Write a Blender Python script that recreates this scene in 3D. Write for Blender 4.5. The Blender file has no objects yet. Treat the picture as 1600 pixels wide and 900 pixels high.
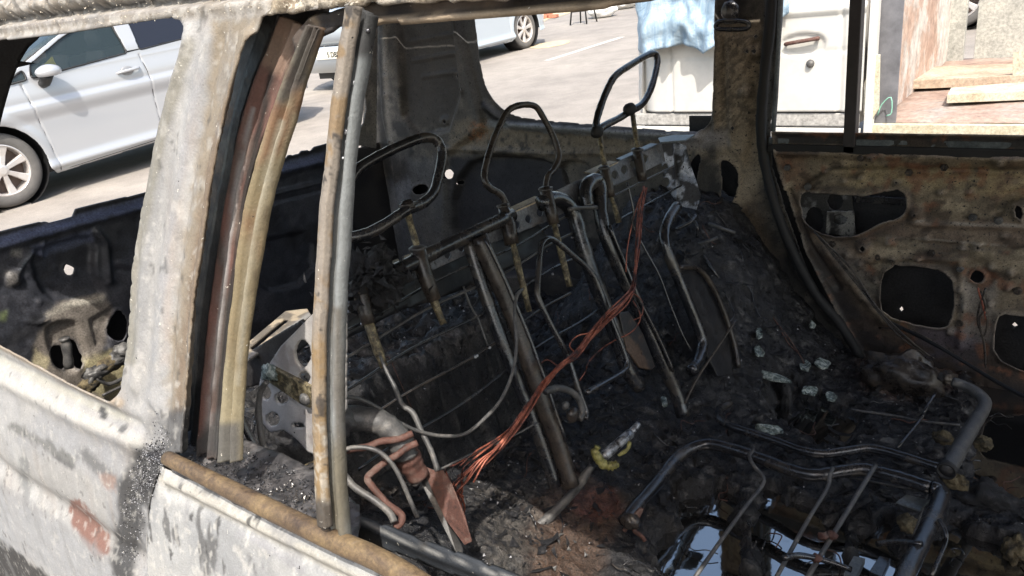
import bpy, bmesh, math, random
import numpy as np
from mathutils import Matrix, Vector
random.seed(5); rng = np.random.default_rng(7)

# ------------------------------------------------------------------ camera
C = bpy.context.scene.collection
F = 1194.87                                    # focal length in px of a 1600 px wide picture
CAMZ = 1.40
R = np.array([[0.79013, -0.13503, 0.59788], [0.60289, 0.34004, -0.72172], [-0.10585, 0.93072, 0.35010]])
R = np.array([[0.790, -0.135, 0.598], [0.603, 0.340, -0.721], [-0.106, 0.931, 0.350]])
U_, s_, V_ = np.linalg.svd(R); R = U_ @ V_
cd = bpy.data.cameras.new('camera'); cam = bpy.data.objects.new('camera', cd); C.objects.link(cam)
M4 = Matrix.Identity(4)
for i in range(3):
    for j in range(3): M4[i][j] = R[i, j]
M4[2][3] = CAMZ
cam.matrix_world = M4
cd.sensor_width = 36; cd.lens = F / 1600 * 36; cd.clip_start = 0.02; cd.clip_end = 2000
bpy.context.scene.camera = cam
# ------------------------------------------------------------------ light
SUN_EL = math.radians(54); sd_ = np.array([-0.62, 0.785])           # horizontal travel of the light
wd = bpy.data.worlds.new('World'); bpy.context.scene.world = wd; wd.use_nodes = True
nt = wd.node_tree; nt.nodes.clear()
sk = nt.nodes.new('ShaderNodeTexSky'); sk.sky_type = 'NISHITA'; sk.sun_disc = False
sk.sun_elevation = SUN_EL; sk.sun_rotation = math.atan2(-sd_[0], -sd_[1])
sk.dust_density = 4.0; sk.air_density = 1.4; sk.ozone_density = .6
bg = nt.nodes.new('ShaderNodeBackground'); bg.inputs[1].default_value = 0.15
wo = nt.nodes.new('ShaderNodeOutputWorld'); nt.links.new(sk.outputs[0], bg.inputs[0]); nt.links.new(bg.outputs[0], wo.inputs[0])
sl = bpy.data.lights.new('sun', 'SUN'); sl.energy = 2.8; sl.angle = math.radians(0.5); sl.color = (1, 0.95, 0.87)
so = bpy.data.objects.new('sun', sl); C.objects.link(so)
tr = Vector((sd_[0] * math.cos(SUN_EL), sd_[1] * math.cos(SUN_EL), -math.sin(SUN_EL)))
so.rotation_euler = tr.to_track_quat('-Z', 'Y').to_euler(); so.location = (3, -6, 12)
vs = bpy.context.scene.view_settings; vs.view_transform = 'Standard'; vs.look = 'None'; vs.gamma = 1; vs.exposure = 1.22
bpy.context.scene.cycles.max_bounces = 8; bpy.context.scene.cycles.diffuse_bounces = 5

# ------------------------------------------------------------------ maths helpers
def ray(px, py):
    px = np.asarray(px, float); py = np.asarray(py, float)
    return np.stack([px - 800, 450 - py, np.full_like(px, -F)], -1) @ R.T
O0 = np.array([0, 0, CAMZ])
def P(px, py, ax, val):
    r = ray(px, py); a = 'xyz'.index(ax); t = (val - O0[a]) / r[a]; return O0 + r * t
def D(px, py, dep): return O0 + ray(px, py) * dep / F
class Frame:
    def __init__(s, O, u, v, n=None):
        s.O = np.array(O, float); s.u = np.array(u, float); s.v = np.array(v, float)
        s.u /= np.linalg.norm(s.u); s.v /= np.linalg.norm(s.v)
        s.n = np.cross(s.u, s.v) if n is None else np.array(n, float)
        s.flip = np.dot(np.cross(s.u, s.v), s.n) < 0
    def px(s, pts, off=0.0):
        pts = np.atleast_2d(np.array(pts, float)); pts = np.clip(pts, (-90, -70), (1700, 965)); r = ray(pts[:, 0], pts[:, 1])
        t = ((s.O + s.n * off - O0) @ s.n) / (r @ s.n); p = O0 + r * t[:, None] - s.O
        return np.stack([p @ s.u, p @ s.v], -1)
    def P(s, px, py, off=0.0):
        q = s.px([(px, py)], off)[0]; return s.O + s.u * q[0] + s.v * q[1] + s.n * off
    def at(s, a, b, off=0.0): return s.O + s.u * a + s.v * b + s.n * off
def project(p):
    c = (np.asarray(p) - O0) @ R; return np.stack([800 + F * c[..., 0] / -c[..., 2], 450 - F * c[..., 1] / -c[..., 2]], -1)
_T = np.random.default_rng(99).random(32 ** 3).astype(np.float32)
def vn(p, seed=0):
    p = np.asarray(p, np.float32) + np.float32(seed * 3.713 + 64); i = np.floor(p).astype(np.int32); f = (p - i).astype(np.float32); f = f * f * (3 - 2 * f)
    i = i & 31; j = (i + 1) & 31; x0, x1, y0, y1, z0, z1 = i[..., 0] * 1024, j[..., 0] * 1024, i[..., 1] * 32, j[..., 1] * 32, i[..., 2], j[..., 2]
    fx, fy, fz = f[..., 0], f[..., 1], f[..., 2]
    L = lambda a, b, t: a + (b - a) * t
    return L(L(L(_T[x0 + y0 + z0], _T[x1 + y0 + z0], fx), L(_T[x0 + y1 + z0], _T[x1 + y1 + z0], fx), fy), L(L(_T[x0 + y0 + z1], _T[x1 + y0 + z1], fx), L(_T[x0 + y1 + z1], _T[x1 + y1 + z1], fx), fy), fz)
def fbm(p, sc, o=4, seed=0, st=(1, 1, 1)):
    p = np.asarray(p) * sc * np.array(st); a = .5; r = 0; tot = 0
    for k in range(o): r = r + a * vn(p * 2 ** k + k * 7.3, seed + k); tot += a; a *= .55
    return r / tot
def sst(a, b, x): t = np.clip((x - a) / (b - a), 0, 1); return t * t * (3 - 2 * t)
def segd(pts, poly, closed=True):
    poly = np.asarray(poly, float); A = poly; B = np.roll(poly, -1, 0)
    if not closed: A = poly[:-1]; B = poly[1:]
    best = np.full(len(pts), 1e9); cp = np.zeros_like(pts)
    for a, b in zip(A, B):
        d = b - a; L = d @ d
        t = np.clip(((pts - a) @ d) / max(L, 1e-12), 0, 1); q = a + t[:, None] * d; e = np.hypot(*(pts - q).T)
        m = e < best; best[m] = e[m]; cp[m] = q[m]
    return best, cp
def inside(pts, poly):
    poly = np.asarray(poly, float); x, y = pts[:, 0], pts[:, 1]; r = np.zeros(len(pts), bool)
    for (x1, y1), (x2, y2) in zip(poly, np.roll(poly, -1, 0)):
        if y1 == y2: continue
        c = ((y1 > y) != (y2 > y)) & (x < (x2 - x1) * (y - y1) / (y2 - y1) + x1); r ^= c
    return r
def sdf(pts, poly):
    d, cp = segd(pts, poly); i = inside(pts, poly); return np.where(i, d, -d), cp
def circ(x, y, r, r2=None, n=12, a0=0):
    r2 = r2 or r; return [(x + r * math.cos(2 * math.pi * k / n + a0), y + r2 * math.sin(2 * math.pi * k / n + a0)) for k in range(n)]
def rsmooth(poly, it=1):                                          # round the corners of a closed polygon
    p = np.array(poly, float)
    for _ in range(it):
        q = np.roll(p, -1, 0); p = np.stack([p * .75 + q * .25, p * .25 + q * .75], 1).reshape(-1, 2)
    return [tuple(x) for x in p]

# ------------------------------------------------------------------ objects
def tag(o, label=None, cat=None, group=None, kind=None):
    if label: o['label'] = label
    if cat: o['category'] = cat
    if group: o['group'] = group
    if kind: o['kind'] = kind
    return o
def empty(name, loc, label=None, cat=None, group=None, rot=(0, 0, 0)):
    o = bpy.data.objects.new(name, None); C.objects.link(o); o.location = loc; o.rotation_euler = rot; o.empty_display_size = .1
    return tag(o, label, cat, group)
def mesh(name, V, Fc, mat=None, parent=None, col=None, smooth=True, solid=None, bevel=None):
    me = bpy.data.meshes.new(name); V = np.asarray(V, float)
    if parent is not None and any(parent.location) or (parent is not None and any(parent.rotation_euler)) :
        if getattr(parent, 'is_world_parts', True) and parent.get('_w', 0):
            V = V - np.array(parent.location)
    me.from_pydata(V.tolist(), [], Fc if isinstance(Fc, list) else Fc.tolist()); me.update()
    if col is not None:
        a = me.color_attributes.new('Col', 'FLOAT_COLOR', 'POINT')
        a.data.foreach_set('color', np.concatenate([col, np.ones((len(col), 1))], 1).astype(np.float32).ravel())
    o = bpy.data.objects.new(name, me); C.objects.link(o)
    if parent is not None: o.parent = parent
    if mat: me.materials.append(mat)
    if smooth: me.polygons.foreach_set('use_smooth', [True] * len(me.polygons))
    if solid:
        m = o.modifiers.new('thickness', 'SOLIDIFY'); m.thickness = abs(solid); m.offset = -1 if solid > 0 else 1
    if bevel:
        m = o.modifiers.new('bevel', 'BEVEL'); m.width = bevel; m.segments = 2; m.limit_method = 'ANGLE'
    return o
def wempty(name, loc, *a, **k):                                   # thing whose parts are given in world coordinates
    o = empty(name, loc, *a, **k); o['_w'] = 1; return o
# ------------------------------------------------------------------ materials
def newmat(n):
    m = bpy.data.materials.new(n); m.use_nodes = True; return m, m.node_tree, m.node_tree.nodes['Principled BSDF']
def ramp(nt, fac, stops):
    r = nt.nodes.new('ShaderNodeValToRGB'); e = r.color_ramp.elements
    while len(e) < len(stops): e.new(.5)
    for k, (p, c) in enumerate(stops): e[k].position = p; e[k].color = (*c, 1) if len(c) == 3 else c
    nt.links.new(fac, r.inputs[0]); return r.outputs[0]
def noise(nt, vec, sc, det=4, rough=.6, dist=0):
    n = nt.nodes.new('ShaderNodeTexNoise'); n.inputs['Scale'].default_value = sc; n.inputs['Detail'].default_value = det
    n.inputs['Roughness'].default_value = rough; n.inputs['Distortion'].default_value = dist; nt.links.new(vec, n.inputs['Vector']); return n.outputs[0]
def mixc(nt, f, a, b, mode='MIX'):
    m = nt.nodes.new('ShaderNodeMix'); m.data_type = 'RGBA'; m.blend_type = mode
    for s, v in ((0, f), (6, a), (7, b)):
        if hasattr(v, 'links'): nt.links.new(v, m.inputs[s])
        else: m.inputs[s].default_value = v if s == 0 else (*v, 1)
    return m.outputs[2]
def tco(nt, st=None):
    t = nt.nodes.new('ShaderNodeTexCoord'); o = t.outputs['Object']
    if st:
        m = nt.nodes.new('ShaderNodeMapping'); m.inputs['Scale'].default_value = st; nt.links.new(o, m.inputs[0]); o = m.outputs[0]
    return o
def bump(nt, b, h, strength, dist=.002):
    n = nt.nodes.new('ShaderNodeBump'); n.inputs['Strength'].default_value = strength; n.inputs['Distance'].default_value = dist
    nt.links.new(h, n.inputs['Height']); nt.links.new(n.outputs[0], b.inputs['Normal'])
def mat_sheet(name, rough=(.45, .85), bs=.6, bd=.002, fine=260, speck=None, coarse=45, contrast=(.55, 1.5), spec=.4, cc=(.7, 1.25)):
    m, nt, b = newmat(name); v = tco(nt)
    a = nt.nodes.new('ShaderNodeVertexColor'); a.layer_name = 'Col'
    n1 = noise(nt, v, fine, 5, .7); n2 = noise(nt, v, coarse, 6, .7, .5)
    lo, hi = contrast
    k = ramp(nt, n1, [(.3, (lo,) * 3), (.7, (hi,) * 3)]); k2 = ramp(nt, n2, [(.3, (cc[0],) * 3), (.7, (cc[1],) * 3)])
    c = mixc(nt, 1.0, a.outputs[0], k, 'MULTIPLY'); c = mixc(nt, 1.0, c, k2, 'MULTIPLY')
    if speck:
        n3 = noise(nt, v, speck[1], 3, .6); f = ramp(nt, n3, [(speck[2], (0,) * 3), (speck[2] + .04, (1,) * 3)])
        c = mixc(nt, f, c, speck[0])
        if len(speck) > 3:
            n4 = noise(nt, v, speck[4], 3, .6); f = ramp(nt, n4, [(speck[5], (0,) * 3), (speck[5] + .04, (1,) * 3)]); c = mixc(nt, f, c, speck[3])
    nt.links.new(c, b.inputs['Base Color'])
    nt.links.new(ramp(nt, n2, [(.3, (rough[0],) * 3), (.7, (rough[1],) * 3)]), b.inputs['Roughness'])
    b.inputs['Specular IOR Level'].default_value = spec
    mx = mixc(nt, .5, n1, n2); bump(nt, b, mx, bs, bd); return m
def mat_tube(name, stops, sc=25, rough=(.3, .6), bs=.4, bd=.001, metal=0.0, spec=.5, fc=(.65, 1.3)):
    m, nt, b = newmat(name); v = tco(nt)
    n1 = noise(nt, v, sc, 6, .7, .4); n2 = noise(nt, v, sc * 12, 4, .7)
    c = ramp(nt, n1, stops); c = mixc(nt, 1.0, c, ramp(nt, n2, [(.3, (fc[0],) * 3), (.7, (fc[1],) * 3)]), 'MULTIPLY')
    nt.links.new(c, b.inputs['Base Color']); b.inputs['Metallic'].default_value = metal; b.inputs['Specular IOR Level'].default_value = spec
    nt.links.new(ramp(nt, n1, [(.35, (rough[0],) * 3), (.65, (rough[1],) * 3)]), b.inputs['Roughness'])
    bump(nt, b, n2, bs, bd); return m
def mat_plain(name, col, rough=.5, metal=0, coat=0, spec=.5, alpha=1, var=0, sc=20):
    m, nt, b = newmat(name); b.inputs['Base Color'].default_value = (*col, 1); b.inputs['Roughness'].default_value = rough
    b.inputs['Metallic'].default_value = metal; b.inputs['Coat Weight'].default_value = coat; b.inputs['Specular IOR Level'].default_value = spec
    b.inputs['Alpha'].default_value = alpha
    if var:
        n = noise(nt, tco(nt), sc, 6, .65); nt.links.new(mixc(nt, 1., ramp(nt, n, [(.3, (1 - var,) * 3), (.7, (1 + var,) * 3)]), col, 'MULTIPLY'), b.inputs['Base Color'])
        bump(nt, b, n, .3, .003)
    return m
SOOT = (.014, .014, .016); DK = (.028, .026, .026); BRN = (.085, .06, .04); TAN = (.27, .205, .13); ASH = (.62, .57, .47); GRY = (.2, .2, .2)
LGY = (.45, .45, .44); RUST = (.22, .07, .035); ORG = (.38, .19, .07); BLU = (.07, .085, .13); WHT = (.72, .7, .64); YEL = (.42, .33, .14)
M = {}
M['near'] = mat_sheet('ash covered paint', (.6, .95), .8, .0018, 420, (SOOT, 130, .71, (.45, .43, .38), 210, .70), 60, (.84, 1.1), .25, (.88, 1.08))
M['crust'] = mat_sheet('ash crust', (.7, .95), .9, .004, 300, (SOOT, 150, .66, (.5, .46, .38), 170, .60), 80, (.55, 1.4), .2)
M['far'] = mat_sheet('burnt panel', (.4, .8), .6, .0015, 300, (SOOT, 150, .62), 50, (.55, 1.45), .4)
M['soot'] = mat_sheet('sooty panel', (.3, .7), .5, .002, 200, None, 30, (.5, 1.6), .5)
M['char'] = mat_sheet('char', (.80, .05), 1.0, .007, 230, ((.13, .12, .11), 300, .70), 55, (.2, 1.9), .5, (.5, 1.5))
M['tube'] = mat_tube('sooty steel tube', [(.3, (.012, .013, .016)), (.5, (.028, .029, .034)), (.64, (.07, .06, .05)), (.75, (.13, .12, .10))], 16, (.13, .36), .45, .0010, 0.25, 1.0)
M['tube_brown'] = mat_tube('brown burnt tube', [(.3, (.018, .017, .018)), (.5, (.042, .035, .031)), (.7, (.10, .08, .06))], 22, (.18, .45), .5, .001, .1)
M['tube_olive'] = mat_tube('tarnished rod', [(.38, (.03, .025, .018)), (.5, (.13, .105, .06)), (.62, (.33, .28, .17))], 110, (.4, .7), .5, .001)
M['tube_grey'] = mat_tube('bare grey pipe', [(.3, (.04, .04, .043)), (.55, (.09, .088, .086)), (.7, (.18, .165, .15))], 40, (.35, .6), .4, .001, .1)
M['tube_rust'] = mat_tube('rusty pipe', [(.3, (.035, .02, .017)), (.5, (.09, .038, .028)), (.68, (.14, .10, .085))], 45, (.6, .85), .6, .0015)
M['copper'] = mat_tube('bare copper wire', [(.40, (.03, .02, .02)), (.47, (.16, .05, .035)), (.58, (.36, .115, .07)), (.72, (.46, .22, .15))], 28, (.35, .55), .2, .0005, .35)
M['chrome'] = mat_tube('bright rod', [(.38, (.05, .05, .055)), (.48, (.22, .225, .24)), (.6, (.55, .57, .6))], 55, (.2, .5), .5, .0005, .6)
M['char_lump'] = mat_tube('char lump', [(.3, (.01, .01, .012)), (.55, (.03, .03, .034)), (.72, (.12, .11, .11))], 60, (.35, .7), 1, .006)
M['foam'] = mat_tube('singed foam', [(.38, (.03, .026, .02)), (.52, (.14, .11, .06)), (.7, (.27, .225, .14))], 30, (.8, .95), 1, .005)
M['yellow'] = mat_tube('melted yellow plastic', [(.36, (.05, .045, .015)), (.5, (.25, .23, .07)), (.7, (.42, .40, .18))], 40, (.3, .5), .5, .002)
M['shard'] = mat_tube('melted glass shard', [(.35, (.06, .08, .08)), (.5, (.28, .34, .32)), (.62, (.65, .70, .66))], 90, (.12, .35), 1.2, .002)
M['trim'] = mat_tube('burnt trim', [(.3, (.035, .022, .015)), (.46, (.09, .06, .033)), (.60, (.145, .10, .05)), (.75, (.20, .155, .115))], 24, (.45, .75), .6, .0015)
M['black'] = mat_plain('black rubber', (.012, .012, .013), .7, var=.3)
M['bare'] = mat_tube('bluish bare steel', [(.3, (.05, .06, .07)), (.5, (.12, .14, .155)), (.7, (.2, .22, .23))], 14, (.35, .6), .3, .0008, .2)
M['flake'] = mat_plain('pale ash flake', (.34, .34, .36), .4)

# ------------------------------------------------------------------ builders
class Paint:
    def __init__(s, base): s.b = base; s.ops = []
    def n(s, col, sc, lo, hi, amt=1, st=(1, 1, 1), seed=0): s.ops.append(('n', col, sc, lo, hi, amt, st, seed)); return s
    def poly(s, pts, col, soft=6, na=10, amt=1, patch=None, nsc=40): s.ops.append(('p', pts, col, soft, na, amt, patch, nsc)); return s
    def line(s, pts, w, col, soft=3, na=2, amt=1, nsc=60): s.ops.append(('l', pts, w, col, soft, na, amt, nsc)); return s
    def edge(s, col, w, amt=.8): s.ops.append(('e', col, w, amt)); return s
    def __call__(s, V, px, sd):
        c = np.tile(np.array(s.b, float), (len(V), 1)); 
        for k, o in enumerate(s.ops):
            if o[0] == 'n':
                _, col, sc, lo, hi, amt, st, seed = o; m = sst(lo, hi, fbm(V, sc, 5, seed + k * 13, st)) * amt
            elif o[0] == 'p':
                _, pts, col, soft, na, amt, patch, nsc = o; d, _ = sdf(px, pts); d = d + (fbm(V, nsc, 4, k * 5) - .5) * 2 * na
                m = sst(-soft, soft, d) * amt
                if patch: m = m * sst(patch[0], patch[1], fbm(V, nsc * 1.7, 4, k * 3 + 1))
            elif o[0] == 'l':
                _, pts, w, col, soft, na, amt, nsc = o; d, _ = segd(px, pts, False); d = w - d + (fbm(V, nsc, 4, k * 7) - .5) * 2 * na
                m = sst(-soft, soft, d) * amt
            else:
                _, col, w, amt = o; m = sst(w, 0, sd) * amt
            c = c + (np.array(col) - c) * m[:, None]
        return c
def sheet(name, fr, outline, holes=(), cell=.004, paint=None, relief=(), base=None, mat=None, parent=None, solid=.0015, st=False, lip=None, off=0.0, rag=0.0):
    """panel on frame fr; outline/holes in photo px (or frame coordinates if st); relief = list of (kind, px pts, size, height)"""
    def cv(p):                                                     # points ('s', a, b) are already frame coordinates
        if st: return np.array(p, float)
        return np.array([q[1:] if len(q) == 3 else fr.px([q], off)[0] for q in p], float)
    ol = cv(outline); hs = [cv(h) for h in holes]
    lo = ol.min(0) - cell; hi = ol.max(0) + cell
    nx = int((hi[0] - lo[0]) / cell) + 2; ny = int((hi[1] - lo[1]) / cell) + 2
    gx, gy = np.meshgrid(lo[0] + np.arange(nx) * cell, lo[1] + np.arange(ny) * cell, indexing='ij')
    G = np.stack([gx.ravel(), gy.ravel()], -1)
    G0 = G.copy()
    if rag:
        pp = np.c_[G0, np.zeros(len(G0))]
    sd, cp = sdf(G, ol)
    for h in hs:
        near = (G[:, 0] > h[:, 0].min() - .03) & (G[:, 0] < h[:, 0].max() + .03) & (G[:, 1] > h[:, 1].min() - .03) & (G[:, 1] < h[:, 1].max() + .03)
        ii = np.nonzero(near)[0]
        if not len(ii): continue
        s2, c2 = sdf(G[ii], h); s2 = -s2; m = s2 < sd[ii]; sd[ii[m]] = s2[m]; cp[ii[m]] = c2[m]
    if rag: sd = sd - rag * (fbm(pp, 60, 3, 5)) * (sd < rag * 3)
    ok = sd > -cell * .5
    if not rag:
        sn = ok & (sd < cell * .3); G[sn] = cp[sn]
    okg = ok.reshape(nx, ny); cellok = okg[:-1, :-1] & okg[1:, :-1] & okg[:-1, 1:] & okg[1:, 1:]
    I, J = np.nonzero(cellok); idx = lambda i, j: i * ny + j
    Fq = np.stack([idx(I, J), idx(I + 1, J), idx(I + 1, J + 1), idx(I, J + 1)], -1)
    A_, B_, C_, D_ = okg[:-1, :-1], okg[1:, :-1], okg[1:, 1:], okg[:-1, 1:]; three = (A_.astype(int) + B_ + C_ + D_) == 3
    ti, tj = np.nonzero(three); qd = np.stack([idx(ti, tj), idx(ti + 1, tj), idx(ti + 1, tj + 1), idx(ti, tj + 1)], -1); kk = np.stack([A_[ti, tj], B_[ti, tj], C_[ti, tj], D_[ti, tj]], -1)
    Ft = qd[kk].reshape(-1, 3)
    if fr.flip: Fq = Fq[:, ::-1]; Ft = Ft[:, ::-1]
    used = np.unique(np.concatenate([Fq.ravel(), Ft.ravel()])); rm = np.full(len(G), -1); rm[used] = np.arange(len(used)); Fq = rm[Fq].tolist() + rm[Ft].tolist(); G = G[used]; sd = np.maximum(sd[used], 0)
    V = fr.O + G[:, :1] * fr.u + G[:, 1:] * fr.v + fr.n * off
    px = project(V); h = np.zeros(len(G))
    if base: h = h + base(G, V)
    for r in relief:
        k, pts, w, a = r[:4]
        q = cv(pts)
        if k == 'l': d, _ = segd(G, q, False); h += a * np.exp(-(d / w) ** 2)
        elif k == 's': d, _ = segd(G, q, False); h += a * sst(w, w * .6, d)           # flat-topped rib
        elif k == 'p': d, _ = sdf(G, q); h += a * sst(-w, w, d)
    if lip: h += lip[1] * np.exp(-(sd / lip[0]) ** 2)
    V = V + fr.n * h[:, None]
    col = paint(V, project(V), sd) if paint else None
    return mesh(name, V, Fq, mat, parent, col, True, solid)
def crom(pts, sub):
    p = np.array(pts, float)
    if len(p) < 3 or sub <= 1: return p
    q = np.vstack([2 * p[0] - p[1], p, 2 * p[-1] - p[-2]]); out = []
    for i in range(1, len(q) - 2):
        for t in np.linspace(0, 1, sub, endpoint=False):
            a, b, c, d = q[i - 1], q[i], q[i + 1], q[i + 2]
            out.append(.5 * ((2 * b) + (-a + c) * t + (2 * a - 5 * b + 4 * c - d) * t * t + (-a + 3 * b - 3 * c + d) * t ** 3))
    out.append(p[-1]); return np.array(out)
def tube_geo(pts, r, sub=4, seg=10, wob=.06, cap=True, flat=1.0):
    p = crom(pts, sub); n = len(p); rr = np.interp(np.linspace(0, 1, n), np.linspace(0, 1, len(np.atleast_1d(r))), np.atleast_1d(r))
    T = np.gradient(p, axis=0); T /= np.linalg.norm(T, axis=1)[:, None] + 1e-12
    a = np.array([0, 0, 1.]) if abs(T[0][2]) < .9 else np.array([1., 0, 0]); V = []
    N = np.cross(T[0], a); N /= np.linalg.norm(N)
    for i in range(n):
        N = N - T[i] * (N @ T[i]); N /= np.linalg.norm(N) + 1e-12; B = np.cross(T[i], N)
        w = 1 + wob * (rng.random() - .5) * 2
        for k in range(seg):
            an = 2 * math.pi * k / seg; V.append(p[i] + rr[i] * w * (N * math.cos(an) + flat * B * math.sin(an)))
    Fc = [[i * seg + k, i * seg + (k + 1) % seg, (i + 1) * seg + (k + 1) % seg, (i + 1) * seg + k] for i in range(n - 1) for k in range(seg)]
    if cap: Fc += [list(range(seg))[::-1], [(n - 1) * seg + k for k in range(seg)]]
    return np.array(V), Fc
def tube(name, pts, r, mat, parent=None, sub=4, seg=10, wob=.06, cap=True, flat=1.0):
    V, Fc = tube_geo(pts, r, sub, seg, wob, cap, flat); return mesh(name, V, Fc, mat, parent)
def join(parts):
    V = []; Fc = []; o = 0
    for v, f in parts: V.append(v); Fc += [[i + o for i in q] for q in f]; o += len(v)
    return np.vstack(V), Fc
def box_geo(c, d, ax=None):
    ax = np.eye(3) if ax is None else np.array(ax); c = np.array(c, float); V = []
    for x in (-.5, .5):
        for y in (-.5, .5):
            for z in (-.5, .5): V.append(c + ax[0] * x * d[0] + ax[1] * y * d[1] + ax[2] * z * d[2])
    return np.array(V), [[0, 1, 3, 2], [4, 6, 7, 5], [0, 4, 5, 1], [2, 3, 7, 6], [0, 2, 6, 4], [1, 5, 7, 3]]
def box(name, c, d, mat, parent=None, ax=None, bev=.002):
    V, Fc = box_geo(c, d, ax); return mesh(name, V, Fc, mat, parent, smooth=False, bevel=bev)
def prism(name, pts3, nvec, th, mat, parent=None, bev=.001):       # polygon with thickness
    p = np.array(pts3, float); q = p - np.array(nvec) * th; n = len(p)
    Fc = [list(range(n)), list(range(n, 2 * n))[::-1]] + [[i, n + i, n + (i + 1) % n, (i + 1) % n] for i in range(n)]
    o = mesh(name, np.vstack([p, q]), Fc, mat, parent, smooth=False, bevel=bev)
    bm = bmesh.new(); bm.from_mesh(o.data); bmesh.ops.recalc_face_normals(bm, faces=bm.faces); bm.to_mesh(o.data); bm.free(); return o
def lump_geo(c, r, amp=.35, seed=0, n=14, freq=2.2):
    V = []; c = np.array(c, float); r = np.array(r, float) * np.ones(3)
    for i in range(n + 1):
        th = math.pi * i / n
        for k in range(2 * n): V.append((math.sin(th) * math.cos(math.pi * k / n), math.sin(th) * math.sin(math.pi * k / n), math.cos(th)))
    V = np.array(V); w = 1 + amp * (fbm(V + seed * 3.1, freq, 4, seed) - .5) * 2; V = c + V * w[:, None] * r
    Fc = [[i * 2 * n + k, (i + 1) * 2 * n + k, (i + 1) * 2 * n + (k + 1) % (2 * n), i * 2 * n + (k + 1) % (2 * n)] for i in range(n) for k in range(2 * n)]
    return V, Fc
def lump(name, c, r, mat, parent=None, amp=.35, seed=0, n=14, freq=2.2):
    V, Fc = lump_geo(c, r, amp, seed, n, freq); return mesh(name, V, Fc, mat, parent)
def crumbs(P3, size, nrm=None, flat=.35, seed=0):                   # many small irregular chips as one mesh
    g = np.random.default_rng(seed); n = len(P3); base = np.array([[1, 0, 0], [-.5, .87, 0], [-.5, -.87, 0], [0, 0, 1.]])
    A = g.normal(size=(n, 3, 3)); Q = np.linalg.qr(A)[0]; s = size * g.uniform(.4, 1.5, (n, 1, 1))
    b = base[None] * g.uniform(.6, 1.3, (n, 4, 1)) * np.array([1, 1, flat]); V = np.einsum('nij,nkj->nki', Q, b) * s + P3[:, None]
    f = np.array([[0, 1, 2], [0, 3, 1], [1, 3, 2], [2, 3, 0]]); Fc = (f[None] + np.arange(n)[:, None, None] * 4).reshape(-1, 3)
    return V.reshape(-1, 3), Fc

NS = Frame((0, .30, 1.0), (1, 0, 0), (0, .232, .973))              # near body side
FS = Frame((0, 1.90, 1.0), (1, 0, 0), (0, 0, 1))                   # far inner side
TG = Frame((-2.05, 0, 1.0), (0, 1, 0), (0, 0, 1))                  # inner face of the tailgate
SB = Frame((-.85, 0, 1.03), (0, 1, 0), (-.35, 0, .94))             # rear seat back
#==SETTING==
# ================================================================== ground
def gz(x, y): return .06 + .052 * y
gm, nt, b = newmat('pale worn asphalt'); v = tco(nt)
n1 = noise(nt, v, .45, 6, .6); n2 = noise(nt, v, 90, 4, .8); n3 = noise(nt, v, 3, 6, .7)
c = ramp(nt, n1, [(.35, (.20, .18, .16)), (.55, (.255, .23, .203)), (.7, (.305, .277, .24))])
c = mixc(nt, 1., c, ramp(nt, n2, [(.3, (.72,) * 3), (.7, (1.2,) * 3)]), 'MULTIPLY'); c = mixc(nt, 1., c, ramp(nt, n3, [(.35, (.85,) * 3), (.6, (1.08,) * 3)]), 'MULTIPLY')
nt.links.new(c, b.inputs['Base Color']); b.inputs['Roughness'].default_value = .9; bump(nt, b, n2, .5, .004)
xs = np.concatenate([[-600, -200], np.linspace(-60, 40, 41), [200, 600]]); ys = np.concatenate([[-400, -100], np.linspace(-20, 60, 33), [150, 500]])
GX, GY = np.meshgrid(xs, ys, indexing='ij'); ZZ = gz(GX, np.clip(GY, -60, 40)); V = np.stack([GX, GY, ZZ], -1).reshape(-1, 3); ny = len(ys)
Fc = [[i * ny + j, (i + 1) * ny + j, (i + 1) * ny + j + 1, i * ny + j + 1] for i in range(len(xs) - 1) for j in range(ny - 1)]
tag(mesh('street', V, Fc, gm), kind='structure')
def G(px, py, up=0.0):
    r = ray(px, py); t = (.06 + up - CAMZ) / (r[2] - .052 * r[1]); return O0 + r * t
lm = mat_plain('faded lane paint', (.46, .44, .40), .8, var=.25, sc=40)
a, b_ = G(855, 95), G(972, 58); d = (b_ - a); d /= np.linalg.norm(d); s = np.array([d[1], -d[0], 0]) * .055
tag(prism('lane_marking', [a - s + (0, 0, .005), b_ - s + (0, 0, .005), b_ + s + (0, 0, .005), a + s + (0, 0, .005)], (0, 0, 1), .004, lm, bev=None), kind='structure')
cs = mat_plain('painted sunlit patch', (.45, .37, .24), .95, var=.3, sc=14)  # pools of sunlight on the street, painted as pale yellowish patches
for k, (pts) in enumerate([[(822, 70), (860, 66), (884, 62), (894, 66), (860, 74), (830, 76)], [(760, 20), (1040, -25), (1000, 0), (905, 14), (880, 24), (852, 30), (846, 40), (838, 30)]]):
    q = np.array(rsmooth(pts, 2)); Pq = [G(x, y, .006 + .003 * k) for x, y in q]
    tag(prism('sunlit_patch', Pq, (0, 0, 1), .004, cs, bev=None), kind='structure')
kb = mat_plain('kerb concrete', (.4, .38, .35), .9, var=.2, sc=8)
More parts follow.
